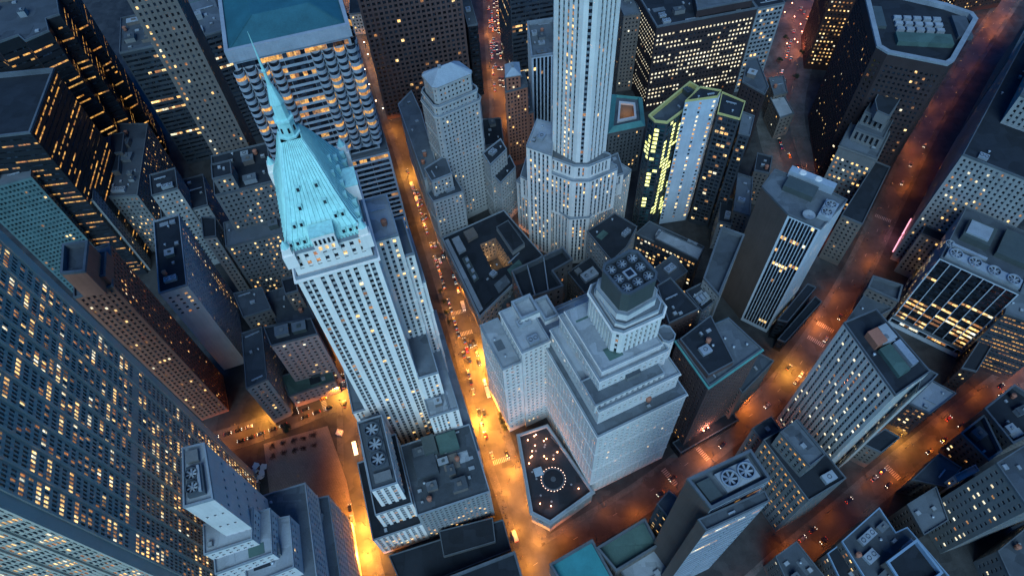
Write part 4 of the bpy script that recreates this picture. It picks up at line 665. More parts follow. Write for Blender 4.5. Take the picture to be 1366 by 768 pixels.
    for i, (c, cz, u, nrm, ww, wh, k) in enumerate(wins):
        w = Vector((c.x, c.y, cz)); d = CAMP-w; L2 = d.length; d /= L2
        cosv = d.x*nrm.x+d.y*nrm.y
        if cosv <= .02: continue
        ar = ww*wh*cosv*(FPX/L2)**2
        if ar > 1.5 and in_frame(w, 0): cand.append((ar, i, w+Vector((nrm.x,nrm.y,0))*.9))
    cand.sort(reverse=True); chosen = set()
    for ar, i, w in cand[:900]:
        if len(chosen) >= 100: break
        if visible(w): chosen.add(i)
    st_ = MB()
    for i, (c, cz, u, nrm, ww, wh, k) in enumerate(wins):
        x, y = c.x-off[0], c.y-off[1]
        if i in chosen:
            if k not in UNIT: UNIT[k] = unit_pane(k)
            o_ = bpy.data.objects.new('window', UNIT[k]); link(o_, root)
            o_.location = (x, y, cz); o_.rotation_euler = (0, 0, math.atan2(u.y, u.x)); o_.scale = (ww, 1, wh); n_ind += 1
        elif in_frame((c.x, c.y, cz), 160):
            hx, hy = u.x*ww/2, u.y*ww/2
            st_.poly([(x-hx,y-hy,cz-wh/2),(x+hx,y+hy,cz-wh/2),(x+hx,y+hy,cz+wh/2),(x-hx,y-hy,cz+wh/2)], PI_[k])
    so = st_.obj('window', PANES, root)
    if so: so['kind'] = 'stuff'
    # ------------ extras that belong to one building
    if kw.get('spire'):
        ax, ay, ex, ey, nx_, ny_, WW = kw['frame']; F = lambda x, y: (ax+ex*x+nx_*y-off[0], ay+ey*x+ny_*y-off[1])
        def fr(x0,x1,y0,y1): return [F(x0,y0),F(x1,y0),F(x1,y1),F(x0,y1)]
        prof = [(208.3,.9,30.0,2.2,46.0),(209.2,1.1,29.8,2.4,45.8),(216,3.9,27.2,5.6,42.6),(226,7.2,24.3,10.4,37.6),(236,9.8,21.7,15.6,32.2),(243.5,12.3,19.2,20,27.8)]
        m = MB()
        for (za,a0,a1,b0,b1),(zb_,c0,c1,d0,d1) in zip(prof, prof[1:]):
            A4, B4 = fr(a0,a1,b0,b1), fr(c0,c1,d0,d1)
            for i in range(4): j = (i+1)%4; m.poly([(*A4[i],za),(*A4[j],za),(*B4[j],zb_),(*B4[i],zb_)])
        m.poly([(*q,208.3) for q in fr(.9,30.0,2.2,46.0)][::-1])
        # standing seams up each slope
        for (za,a0,a1,b0,b1),(zb_,c0,c1,d0,d1) in zip(prof[1:], prof[2:]):
            A4, B4 = fr(a0,a1,b0,b1), fr(c0,c1,d0,d1)
            for i in range(4):
                j = (i+1)%4; k = 13 if i%2 == 0 else 18
                for t in range(1,k):
                    t_ = t/k; a = Vector((*V2(A4[i]).lerp(V2(A4[j]),t_),za)); b = Vector((*V2(B4[i]).lerp(V2(B4[j]),t_),zb_)); dd = (b-a).normalized(); sd = (V2(A4[j])-V2(A4[i])).normalized(); sd = Vector((sd.x,sd.y,0))*.12; up = sd.cross(dd).normalized()*.25
                    m.poly([a-sd,a+up,b+up,b-sd]); m.poly([a+up,a+sd,b+sd,b+up])
        m.obj('roof', 'copper', root)
        # dormers: two rows of little windows on each slope facing out
        def slope_y(z):
            for q, r in zip(prof, prof[1:]):
                if q[0] <= z <= r[0]: t = (z-q[0])/(r[0]-q[0]); return q[3]+(r[3]-q[3])*t, q[1]+(r[1]-q[1])*t
        for z, xs_ in ((211.5,(3.5,6,8.5,23,25.5,28)),(217.5,(7,9.5,22,24.5)),(223,(11,20)),(229,(12.5,19))):
            for x in xs_:
                y, _ = slope_y(z); m = MB(); q = F(x, y+.4); rz = math.atan2(ey, ex); m.box((q[0],q[1],z), (1.7,2.4,2.4), rz); q2 = F(x, y-.84); m.box((q2[0],q2[1],z-.05), (1.0,.06,1.7), rz, 1); m.obj('dormer', ['copper','glass'], root)
        for z, ys_ in ((211.5,(5,10,15,32,37,42)),(218,(14,20,28,34)),(224,(20,28))):
            for y in ys_:
                _, x = slope_y(z); x = 31.5-x; m = MB(); q = F(x-.4, y); rz = math.atan2(ey, ex); m.box((q[0],q[1],z), (2.4,1.7,2.4), rz); q2 = F(x+.84, y); m.box((q2[0],q2[1],z-.05), (.06,1.0,1.7), rz, 1); m.obj('dormer', ['copper','glass'], root)
        # stone gable in the middle of the front eave
        rz = math.atan2(ey, ex); m = MB(); q = F(15.7,1.7); m.box((q[0],q[1],212.2), (8.4,5.6,8.6), rz)
        for k in range(5): q = F(12.5+1.6*k,-1.15); m.box((q[0],q[1],213.4), (.8,.3,2.6), rz, 1)
        for k in range(3): q = F(13.4+2.3*k,-1.15); m.box((q[0],q[1],210.0), (1.1,.3,1.7), rz, 2)
        q = F(15.7,1.7); m.box((q[0],q[1],216.8), (9.0,6.0,.6), rz, 3); m.obj('gable', ['white40','glass','lit','copper'], root)
        for side in (0,1):
            m = MB(); N_ = 24 if side == 0 else 34
            for k in range(N_+1):
                if side == 0: q = F(.9+29.1*k/N_, 2.0)
                else: q = F(30.2, 2.2+43.8*k/N_)
                m.box((q[0],q[1],209.0), (.7,.7,1.5), rz)
            m.obj('cresting', 'copper', root)
        m = MB(); q = F(29.8,24); m.box((q[0],q[1],211.8), (5.2,9,8.6), rz)
        for k in range(5): q = F(32.45,20.8+1.6*k); m.box((q[0],q[1],213), (.3,.8,2.6), rz, 1)
        q = F(29.8,24); m.box((q[0],q[1],216.3), (5.6,9.6,.6), rz, 3); m.obj('gable', ['white40','glass','lit','copper'], root)
        # corner turrets
        for x, y in ((1.6,1.6),(29.9,1.6),(29.9,46.2),(1.6,46.2)):
            m = MB(); q = F(x,y); m.box((q[0],q[1],206), (4.4,4.4,7.0), rz); m.box((q[0],q[1],211), (3.2,3.2,3.6), rz); m.cyl((q[0],q[1],212.7), 1.7, 3.5, 8, 1, .1); m.obj('turret', ['white40','copper'], root)
        # lantern and needle
        cx, cy = F(15.75, 23.9); m = MB()
        for (z, r), (z2, r2) in zip([(243.5,4.0),(244.2,4.0),(244.3,3.3),(250,3.0),(250.1,3.5),(250.9,3.4),(251,2.5),(257,2.1),(257.1,2.5),(257.7,2.4)], [(244.2,4.0),(244.3,3.3),(250,3.0),(250.1,3.5),(250.9,3.4),(251,2.5),(257,2.1),(257.1,2.5),(257.7,2.4),(264,.95)]):
            m.cyl((cx,cy,z), r, z2-z, 8, 0, r2)
        for lvl, r in ((246.2,3.2),):
            for k in range(8):
                a = k*math.pi/4+math.pi/8; m.box((cx+math.cos(a)*r*.93, cy+math.sin(a)*r*.93, lvl+.6), (.3,.7,2.0), a, 1)
        m.obj('lantern', ['copper','glass'], root)
        m = MB(); m.cyl((cx,cy,263.5), .85, 6, 8, 0, .42); m.cyl((cx,cy,269.5), .5, 14, 8, 0, .05); m.cyl((cx,cy,269.3), .75, .5, 8); m.obj('spire', 'copper', root)
        # string of terracotta stone crest along the cornice
    if kw.get('cols60'):
        P0 = [V2(q)-V2(off) for q in tiers[1][0]]; zt_ = tiers[0][2]-6
        for ci in (0,1):
            c = P0[ci]; e1 = (P0[1]-P0[0]).normalized()*(1 if ci == 0 else -1); e2 = (P0[(ci+1)%4]-P0[1]).normalized() if ci == 1 else (P0[3]-P0[0]).normalized()
            spots = [c+e1*(2.2+6.2*k)+e2*1.2 for k in range(4)] + ([c+e2*(7.5+6.2*k)+e1*1.0 for k in range(4)] if ci == 1 else [])
            for q in spots:
                m = MB(); z = zt_*.62
                while z < zt_-2:
                    m.cyl((q.x,q.y,z), 2.9, 2.1, 16, 0); m.cyl((q.x,q.y,z+2.1), 2.6, 2.3, 16, 1 if rng.random() < .8 else 2, None, False); z += 4.4
                m.obj('corner_column', ['band','glass','litgold'], root)
    if kw.get('sign'):
        pass
# ------------------------------------------------------------------ ground, roads, pavements
S('asphalt', (.036,.034,.033), rough=.75, var=.8, scale=.3, patch=.25, spec=.4); S('asphaltroad', (.050,.048,.046), rough=.6, var=.55, scale=.5, patch=.5, spec=.45); S('paving', (.085,.08,.075), rough=.85, var=.7, patch=.15)
S('plazastone', (.22,.18,.16), rough=.8, var=.25, patch=.25); S('paint', (.30,.29,.27), rough=.6, var=.45, scale=2.0); S('leafdark', (.035,.05,.025), var=.5, scale=3); S('leafred', (.075,.03,.02), var=.5, scale=3); S('bark', (.05,.04,.03))
def structure(name, mb, mats):
    o = mb.obj(name, mats); o['kind'] = 'structure'; return o
m = MB(); m.poly([(-2500,-700,0),(2500,-700,0),(2500,3200,0),(-2500,3200,0)]); structure('ground', m, 'asphalt')
def strip(pts, w):
    pts = [V2(p) for p in pts]; l, r = [], []
    for i, p in enumerate(pts):
        d = (pts[min(i+1,len(pts)-1)]-pts[max(i-1,0)]).normalized(); n_ = Vector((-d.y,d.x)); l.append(p+n_*w/2); r.append(p-n_*w/2)
    return l, r
def smooth(pts, n=5):
    P = [V2(p) for p in pts]; out = []
    for i in range(len(P)-1):
        a, b, c, d = P[max(i-1,0)], P[i], P[i+1], P[min(i+2,len(P)-1)]
        for k in range(n):
            t = k/n; out.append(.5*((2*b)+(c-a)*t+(2*a-5*b+4*c-d)*t*t+(3*b-a-3*c+d)*t**3))
    return out+[P[-1]]
STREET = {}
m = MB()
for si, (nm, pts, w, tot) in enumerate(ST):
    sp_ = smooth(pts); STREET[nm] = (sp_, w, tot); l, r = strip(sp_, w); z = .008+.006*si
    for i in range(len(l)-1): m.poly([(*r[i],z),(*r[i+1],z),(*l[i+1],z),(*l[i],z)])
structure('road', m, 'asphaltroad')
def along(pts, s):
    for a, b in zip(pts, pts[1:]):
        L_ = (b-a).length
        if s <= L_: return a+(b-a)*(s/L_), (b-a).normalized()
        s -= L_
    return None, None
def slen(pts): return sum((b-a).length for a, b in zip(pts, pts[1:]))
m = MB(); zc = .075
for nm, (sp_, w, tot) in STREET.items():
    if nm in ('square',): continue
    s = 0
    while s < slen(sp_):
        q, d = along(sp_, s); n_ = Vector((-d.y,d.x))
        if nm in ('broad',) and (int(s/9)%3 == 0):
            a, b = q+d*3, q-d*.0
            m.poly([(*(b-n_*.1),zc),(*(a-n_*.1),zc),(*(a+n_*.1),zc),(*(b+n_*.1),zc)])
        s += 9
def crosswalk(nm, s):
    sp_, w, tot = STREET[nm]; q, d = along(sp_, s); n_ = Vector((-d.y,d.x)); k = int(w/1.1)
    for i in range(k):
        c = q+n_*((i+.5)/k-.5)*w; m.poly([(*(c-d*1.6-n_*.28),zc+.006),(*(c+d*1.6-n_*.28),zc+.006),(*(c+d*1.6+n_*.28),zc+.006),(*(c-d*1.6+n_*.28),zc+.006)])
for nm, s in (('wall',168),('wall',262),('wall',280),('nassau',255),('pine',18),('pine',104),('broad',150),('broad',176),('broad',292),('broad',306),('broad',420),('new',140),('hanover',150),('square',60)):
    if s < slen(STREET[nm][0]): crosswalk(nm, s)
structure('road_marking', m, 'paint')
m = MB()
RS = [(sp_, w) for sp_, w, t in STREET.values()]
def off_road(q):
    for sp_, w in RS:
        for a, b in zip(sp_, sp_[1:]):
            t = max(0, min(1, (q-a).dot(b-a)/max(1e-6,(b-a).length_squared)))
            if (a+(b-a)*t-q).length < w/2: return False
    return True
zi = .12
for nm, (sp_, w, tot) in STREET.items():      # a raised pavement with its kerb along both sides, broken where another street crosses
    for sd in (1,-1):
        s = 0.0; L_ = slen(sp_)
        while s+2 < L_:
            q0, d0 = along(sp_, s); q1, d1 = along(sp_, s+2); 
            f = [q0+Vector((-d0.y,d0.x))*sd*(w/2+.05), q1+Vector((-d1.y,d1.x))*sd*(w/2+.05), q1+Vector((-d1.y,d1.x))*sd*(tot/2), q0+Vector((-d0.y,d0.x))*sd*(tot/2)]
            if sd > 0: f = f[::-1]
            if sd < 0: f = f
            if all(off_road(v) for v in f):
                if area2(f) < 0: f = f[::-1]
                m.prism(f, 0, zi)
            s += 2
        zi += .0025
structure('pavement', m, 'paving')
m = MB(); pz = [Vector(p) for p in PT['plaza']]; pz = pz if area2(pz) > 0 else pz[::-1]; m.prism(pz, 0, .45); structure('plaza', m, 'plazastone')
m_ = MATS['plazastone']; t_ = m_.node_tree; b_ = t_.nodes['Principled BSDF']; lk = b_.inputs['Base Color'].links[0]; src_ = lk.from_socket
br = t_.nodes.new('ShaderNodeTexBrick'); br.inputs['Scale'].default_value = .5; br.inputs['Mortar Size'].default_value = .035; br.inputs['Color1'].default_value = (1,1,1,1); br.inputs['Color2'].default_value = (.82,.82,.82,1); br.inputs['Mortar'].default_value = (.45,.45,.45,1); br.offset = 0
tc_ = t_.nodes.new('ShaderNodeTexCoord'); mp_ = t_.nodes.new('ShaderNodeMapping'); mp_.inputs['Rotation'].default_value[2] = .23; t_.links.new(tc_.outputs['Object'], mp_.inputs[0]); t_.links.new(mp_.outputs[0], br.inputs[0])
mx_ = t_.nodes.new('ShaderNodeMix'); mx_.data_type = 'RGBA'; mx_.blend_type = 'MULTIPLY'; mx_.inputs[0].default_value = 1; t_.links.new(src_, mx_.inputs[6]); t_.links.new(br.outputs[0], mx_.inputs[7]); t_.links.new(mx_.outputs[2], b_.inputs['Base Color'])

# ------------------------------------------------------------------ street lamps
MATS['lampglow'] = emit('lampglow', (1,.5,.16), 8.0); MATS['lampwhite'] = emit('lampwhite', (1,.72,.45), 14.0); emit('lampred', (1,.30,.16), 12.0)
STN = {'wall':('the brightest orange street between the towers',(1,.33,.03),1650,22),'nassau':('the narrow orange street left of the three fan block',(1,.31,.035),1300,20),'pine':('the orange cross street above the plaza',(1,.30,.04),700,22),
 'broad':('the dim red avenue past the setback tower',(1,.24,.03),520,22),'new':('the dark red street at the lower right',(1,.24,.025),420,26),'william':('the lane behind the courtyard block',(1,.34,.10),300,26),
 'hanover':('the orange street at the top edge',(1,.30,.04),700,20),'square':('the red lit square at the top right',(1,.28,.12),420,24),'beaver':('the pale lane right of the tall white tower',(1,.52,.22),420,26)}
def lamp_meshes():
    p = MB(); p.cyl((0,0,0), .22, .5, 8, 0, .16); p.cyl((0,0,.5), .13, 8.0, 8, 0, .08); p.box((.7,0,8.45), (1.7,.1,.1)); pole = p.mesh('lamp_pole', 'steeldark')
    h = MB(); h.box((1.5,0,8.42), (.8,.34,.2), 0, 0, .8); h.box((1.5,0,8.29), (.6,.28,.05), 0, 1); return pole, h.mesh('lamp_head', ['steeldark','lampglow'])
POLE, HEAD = lamp_meshes()
LD = {}
rl = random.Random(77)
def street_lamp(x, y, rz, label, group, col, en, key):
    r = thing('street_lamp', label, 'street lamp', (x,y,.12), group, rz)
    link(bpy.data.objects.new('lamp_pole', POLE), r); h = link(bpy.data.objects.new('lamp_head', HEAD), r)
    if key not in LD:
        d = bpy.data.lights.new('street_light', 'SPOT'); d.spot_size = R_(164); d.spot_blend = .5; d.energy = en*LAMP_W*1.2; d.color = col; d.shadow_soft_size = .35; LD[key] = d
    l = link(bpy.data.objects.new('street_light', LD[key]), h); l.location = (1.5,0,8.0)
def blocked(q):
    return any(inside(t[0], q) for b in BL for t in b[3] if t[1] < 3)
for nm, (sp_, w, tot) in STREET.items():
    desc, col, en, gap = STN[nm]; s = 6; k = 0
    while s < slen(sp_):
        q, d = along(sp_, s); n_ = Vector((-d.y,d.x)); sd = 1 if k%2 else -1; c = q+n_*sd*(w/2+.7)
        if in_frame((c.x,c.y,8), 70) and not blocked(c) and (nm == 'wall' or off_road(c)):
            e_ = en*(1.0 if nm != 'wall' else (1.7 if 60 < q.y < 235 else .5))
            if nm == 'broad': e_ *= 1.9 if abs(q.y-185) < 45 else .7
            if nm == 'nassau': e_ *= 1.5 if q.y < 130 else .8
            if nm == 'new': e_ *= 1.7 if 120 < q.y < 165 else .8
            e_ *= rl.choice((.2,.45,1.0,2.0) if nm in ('broad','new','hanover','square') else (.5,.8,1.0,1.5))
            street_lamp(c.x, c.y, math.atan2(-n_.y*sd,-n_.x*sd), 'lit street lamp along '+desc, 'street lamps along '+desc, col, e_, (nm, round(e_)))
        s += gap/2*(1.0 if nm in ('wall','nassau') else 1.3); k += 1

def globe_lamp(x, y, label, group, mat='lampwhite', en=60, h=4.0, z=.1):
    r = thing('lamp_post', label, 'lamp post', (x,y,z), group)
    if 'gp%.1f'%h not in LD:
        p = MB(); p.cyl((0,0,0), .14, h, 6, 0, .07); LD['gp%.1f'%h] = p.mesh('lamp_pole', 'steeldark')
    if 'gg'+mat not in LD:
        g = MB()
        for i in range(4):
            a, b = -math.pi/2+math.pi*i/4, -math.pi/2+math.pi*(i+1)/4; g.cyl((0,0,.42*math.sin(a)), .42*max(.02,math.cos(a)), .42*(math.sin(b)-math.sin(a)), 8, 0, .42*max(.02,math.cos(b)), False)
        LD['gg'+mat] = g.mesh('lamp_globe', mat)
    link(bpy.data.objects.new('lamp_pole', LD['gp%.1f'%h]), r); g = link(bpy.data.objects.new('lamp_globe', LD['gg'+mat]), r); g.location = (0,0,h+.4)
    if en:
        if ('gl',mat,en) not in LD:
            d = bpy.data.lights.new('globe_light', 'POINT'); d.energy = en*LAMP_W; d.color = (1,.55,.3) if mat == 'lampwhite' else (1,.33,.2); d.shadow_soft_size = .5; LD[('gl',mat,en)] = d
        l = link(bpy.data.objects.new('globe_light', LD[('gl',mat,en)]), g); l.location = (0,0,1.0)
for p in PT['plazalights']: globe_lamp(p[0], p[1], 'white globe lamp on the narrow lamp lit plaza right of the banded column tower', 'globe lamps on the narrow plaza', 'lampwhite', 160)
for p in PT['sqlights']: globe_lamp(p[0], p[1], 'pinkish globe lamp in the ring of lamps on the red lit square', 'globe lamps on the red square', 'lampred', 200)

# ------------------------------------------------------------------ vehicles
for n_, c_ in (('cardark',(.02,.022,.028)),('carwhite',(.62,.62,.62)),('cartaxi',(.75,.36,.02)),('carred',(.25,.02,.02)),('carblue',(.03,.06,.16)),('cargrey',(.22,.23,.24))): S(n_, tuple(q*.7 for q in c_), rough=.3, var=.1, spec=.5)
S('tyre', (.015,.015,.015)); emit('headlight', (1,.9,.7), 7.0); emit('taillight', (1,.04,.02), 5.0)
def car_mesh(paint, L=4.6, Wd=1.85, kind='car'):
    m = MB()
    def sec(prof, y0, y1, mt, capm):
        n = len(prof); a = [(x,y0,z) for x, z in prof]; b = [(x,y1,z) for x, z in prof]
        for i in range(n): j = (i+1)%n; m.poly([a[i],a[j],b[j],b[i]][::-1], mt)
        m.poly(a, capm); m.poly(b[::-1], capm)
    h = L/2
    if kind == 'car':
        sec([(-h,.35),(h,.35),(h,.72),(h-.9,.92),(-h+.55,.95),(-h,.82)], -Wd/2, Wd/2, 0, 0)
        sec([(-h+.5,.93),(h-1.25,.93),(h-1.95,1.42),(-h+1.05,1.45)], -Wd/2+.14, Wd/2-.14, 1, 1); m.box((-.18,0,1.46), (1.7,Wd-.42,.05), 0, 0)
        if paint == 'cartaxi': m.box((-.15,0,1.56), (.25,.7,.16), 0, 3)
    else:
        m.box((-.7,0,1.75), (L-1.9,Wd+.2,2.5), 0, 0); sec([(h-1.7,.5),(h,.5),(h,1.2),(h-.5,2.1),(h-1.7,2.2)], -Wd/2, Wd/2, 0, 0); m.box((h-.32,0,1.62), (.12,Wd-.3,.6), 0, 1); m.box((0,0,.5),(L-.3,Wd-.3,.3),0,4)
    for sx in (-h+.9, h-.95):
        for sy in (-Wd/2+.1, Wd/2-.1):
            for i in range(8):
                a, b = i*math.pi/4, (i+1)*math.pi/4; m.poly([(sx+.33*math.cos(a),sy-.12,.33+.33*math.sin(a)),(sx+.33*math.cos(b),sy-.12,.33+.33*math.sin(b)),(sx+.33*math.cos(b),sy+.12,.33+.33*math.sin(b)),(sx+.33*math.cos(a),sy+.12,.33+.33*math.sin(a))], 4)
            m.poly([(sx+.33*math.cos(i*math.pi/4),sy+(.12 if sy > 0 else -.12),.33+.33*math.sin(i*math.pi/4)) for i in range(8)], 4)
    for sy in (-.62,.62): m.box((h,sy,.66), (.08,.36,.16), 0, 2); m.box((-h,sy,.74), (.08,.36,.16), 0, 3)
    return m.mesh('car_body', [paint,'glass','headlight','taillight','tyre'])
CM = {}
CN = {'cardark':'dark car','carwhite':'white car','cartaxi':'yellow taxi cab','carred':'red car','carblue':'blue car','cargrey':'grey car'}
def car(x, y, rz, paint, where, kind='car', z=.05):
    k = (paint, kind)
    if k not in CM: CM[k] = car_mesh(paint, 4.6 if kind == 'car' else 7.0, 1.85 if kind == 'car' else 2.2, kind)
    nm = 'box_truck' if kind != 'car' else ('taxi' if paint == 'cartaxi' else 'car')
    o = link(bpy.data.objects.new(nm, CM[k])); o.location = (x,y,z); o.rotation_euler = (0,0,rz)
    what = CN[paint] if kind == 'car' else 'white box truck'
    o['label'] = what+' '+where; o['category'] = 'car' if kind == 'car' else 'truck'; o['group'] = what+'s '+where
rc = random.Random(5)
CARST = {'wall':(170,430,((-4.4,1,.82),(-1.6,1,.30),(1.6,-1,.22),(4.4,-1,.45)),'on the brightest orange street between the towers'),
 'pine':(5,110,((-4,1,.5),(-1.2,1,.2),(3.6,-1,.85)),'on the orange cross street above the plaza'),
 'nassau':(120,300,((-3.4,1,.30),),'in the narrow orange street left of the three fan block'),
 'broad':(120,520,((-4.2,1,.06),(-1.4,1,.04),(1.6,-1,.05),(4.4,-1,.1)),'on the dim red avenue'),
 'new':(60,400,((-3.6,1,.2),(0,1,.06),(3.6,-1,.2)),'on the dark red street at the lower right'),
 'hanover':(10,220,((-4,1,.6),(-1.2,1,.5),(1.4,-1,.45),(4,-1,.5)),'on the orange street at the top edge'),
 'square':(20,330,((-4,1,.25),(0,1,.2),(4,-1,.2)),'around the red lit square at the top right')}
for nm, (s0, s1, lanes, where) in CARST.items():
    sp_ = STREET[nm][0]
    for offy, dr, dens in lanes:
        s = s0+rc.uniform(0,4)
        while s < min(s1, slen(sp_)):
            q, d = along(sp_, s); n_ = Vector((-d.y,d.x)); c = q+n_*(-offy)
            if rc.random() < dens and in_frame((c.x,c.y,0), 10) and not blocked(c):
                paint = rc.choices(['cardark','cargrey','carwhite','cartaxi','carred','carblue'], [14,3,1.2,1.3,.6,.8])[0]
                kind = 'truck' if paint == 'carwhite' and rc.random() < .35 else 'car'
                car(c.x, c.y, math.atan2(d.y,d.x)+(0 if dr > 0 else math.pi)+rc.uniform(-.03,.03), paint, where, kind)
            s += rc.uniform(6.2, 8.5)
p = PT['boxtruck'][0]; q, d = along(STREET['wall'][0], 110)
o = car(p[0], p[1], math.atan2(d.y,d.x), 'carwhite', 'at the crossing below the lantern lit terrace', 'truck')

# ------------------------------------------------------------------ trees and planters
def leaf_crown(r, h0, n, mat, seed, flat=.75):
    rg = random.Random(seed); m = MB(); cl = [(rg.gauss(0,.42)*r, rg.gauss(0,.42)*r, h0+rg.uniform(-.3,.5)*r*flat, rg.uniform(.35,.6)*r) for _ in range(9)]
    for i in range(n):
        cx, cy, cz, cr = rg.choice(cl); v = Vector((rg.gauss(0,1),rg.gauss(0,1),rg.gauss(0,1))).normalized()*cr*rg.uniform(.6,1); c = Vector((cx,cy,cz))+Vector((v.x,v.y,v.z*flat))
        a = Vector((rg.gauss(0,1),rg.gauss(0,1),rg.gauss(0,.6))).normalized(); b = a.cross(Vector((rg.gauss(0,1),rg.gauss(0,1),rg.gauss(0,1)))).normalized(); s = r*rg.uniform(.07,.14)
        m.poly([c-a*s, c+b*s*.6, c+a*s, c-b*s*.6])
    return m.mesh('crown', mat)
def trunk_mesh(h, r):
    m = MB(); m.cyl((0,0,0), .17, h, 7, 0, .1)
    for k in range(4):
        a = k*1.57+.4; x, y = math.cos(a), math.sin(a)
        p0, p1 = Vector((0,0,h*.75)), Vector((x*r*.5,y*r*.5,h*1.15)); s = Vector((-y,x,0))*.05
        m.poly([p0-s,p0+s,p1+s*.5,p1-s*.5]); m.poly([p0-Vector((0,0,.06)),p0+Vector((0,0,.06)),p1+Vector((0,0,.03)),p1-Vector((0,0,.03))])
    return m.mesh('trunk', 'bark')
TC = [leaf_crown(2.1, 3.6, 420, 'leafred', 3), leaf_crown(2.1, 3.6, 420, 'leafred', 4), leaf_crown(3.0, 5.0, 700, 'leafdark', 6)]; TT = [trunk_mesh(3.2, 2), trunk_mesh(4.6, 3)]
def tree(x, y, k, label, group, z=.1, rz=0, sc_=1):
    r = thing('tree', label, 'tree', (x,y,z), group, rz); r.scale = (sc_,)*3
    link(bpy.data.objects.new('trunk', TT[0 if k < 2 else 1]), r); link(bpy.data.objects.new('crown', TC[k]), r)
for row, nmx in (('trees1','far'),('trees2','near')):
    for i, p in enumerate(PT[row]): tree(p[0], p[1], i%2, 'small dark red tree in the plaza row '+('along the cross street' if row == 'trees1' else 'facing the stepped building'), 'plaza trees '+row[-1], .45, i*1.3, rc.uniform(.9,1.1))
p = PT['planter'][0]; 
tree(PT['bench'][0][0], PT['bench'][0][1], 2, 'dark bushy tree at the plaza corner by the cross street', None, .1)
for i, s in enumerate((40, 62, 84, 105, 128)):
    q, d = along(STREET['square'][0], 150+s*.8); n_ = Vector((-d.y,d.x)); c = q+n_*(9 if i%2 else -8)
    tree(c.x, c.y, 2, 'dark tree standing on the red lit square', 'trees on the red square', .1, i, .9)
for i in range(8):
    q, d = along(STREET['wall'][0], 186+i*3.2 if i < 4 else 236+i*9); n_ = Vector((-d.y,d.x)); c = q-n_*8.0*(1 if i < 4 else -1)
    if not blocked(c): tree(c.x, c.y, 2, 'small dark tree on the pavement of the brightest orange street', 'street trees on the bright street', .12, i*2.1, .62)

# ------------------------------------------------------------------ pedestrians (one continuous low body each)
def person_mesh(coat):
    V = [(0,0,.95),(0,0,1.18),(0,.0,1.42),(0,0,1.52),(.03,0,1.66),(0,.2,1.42),(.05,.27,1.12),(.12,.26,.86),(0,-.2,1.42),(-.05,-.27,1.12),(.02,-.28,.86),(0,.1,.9),(.14,.11,.48),(.02,.11,.06),(.14,.11,.04),(0,-.1,.9),(-.1,-.11,.48),(-.26,-.11,.1),(-.14,-.11,.04)]
    E = [(0,1),(1,2),(2,3),(3,4),(2,5),(5,6),(6,7),(2,8),(8,9),(9,10),(0,11),(11,12),(12,13),(13,14),(0,15),(15,16),(16,17),(17,18)]
    Rr = [.16,.15,.17,.06,.115,.075,.055,.045,.075,.055,.045,.1,.07,.05,.045,.1,.07,.05,.045]
    me = bpy.data.meshes.new('person_tmp'); me.from_pydata(V, E, []); o = bpy.data.objects.new('person_tmp', me); COL.objects.link(o)
    md = o.modifiers.new('s', 'SKIN'); o.modifiers.new('d', 'SUBSURF').levels = 1
    for i, r in enumerate(Rr): me.skin_vertices[0].data[i].radius = (r, r*1.1)
    me.skin_vertices[0].data[0].use_root = True
    dg = bpy.context.evaluated_depsgraph_get(); nm_ = bpy.data.meshes.new_from_object(o.evaluated_get(dg)); bpy.data.objects.remove(o); nm_.name = 'person_body'
    nm_.materials.clear(); [nm_.materials.append(MATS[k]) for k in (coat,'skin','trouser')]
    for pl in nm_.polygons: z = pl.center.z; pl.material_index = 1 if z > 1.5 else (2 if z < .85 and abs(pl.center.y) < .2 else 0)
    return nm_
S('skin', (.45,.28,.2)); S('trouser', (.025,.028,.04)); S('coatdark', (.03,.03,.035)); S('coatgrey', (.2,.2,.2)); S('coatred', (.3,.05,.04))
PM = {'dark coat':person_mesh('coatdark'),'grey coat':person_mesh('coatgrey'),'red coat':person_mesh('coatred')}
def person(x, y, rz, coat, where, z=.13):
    o = link(bpy.data.objects.new('person', PM[coat])); o.location = (x,y,z); o.rotation_euler = (0,0,rz)
    o['label'] = 'person in a '+coat+' walking '+where; o['category'] = 'person'; o['group'] = 'people in a '+coat+' '+where
for nm, s0, s1, n_, where in (('wall',105,280,46,'along the brightest orange street'),('broad',140,420,26,'along the dim red avenue'),('nassau',110,260,8,'along the narrow orange street'),('new',120,320,8,'along the dark red street at the lower right')):
    for i in range(n_):
        sp_, w, tot = STREET[nm]; q, d = along(sp_, rc.uniform(s0, min(s1, slen(sp_)-1))); nn_ = Vector((-d.y,d.x)); c = q+nn_*(rc.choice((-1,1))*rc.uniform(w/2+.6, tot/2-.5) if rc.random() < .8 else rc.uniform(-w/2,w/2))
        if in_frame((c.x,c.y,1), 0) and not blocked(c): person(c.x, c.y, math.atan2(d.y,d.x)+rc.choice((0,math.pi))+rc.uniform(-.4,.4), rc.choices(list(PM), [7,3,1])[0], where, .13 if off_road(c) else .06)

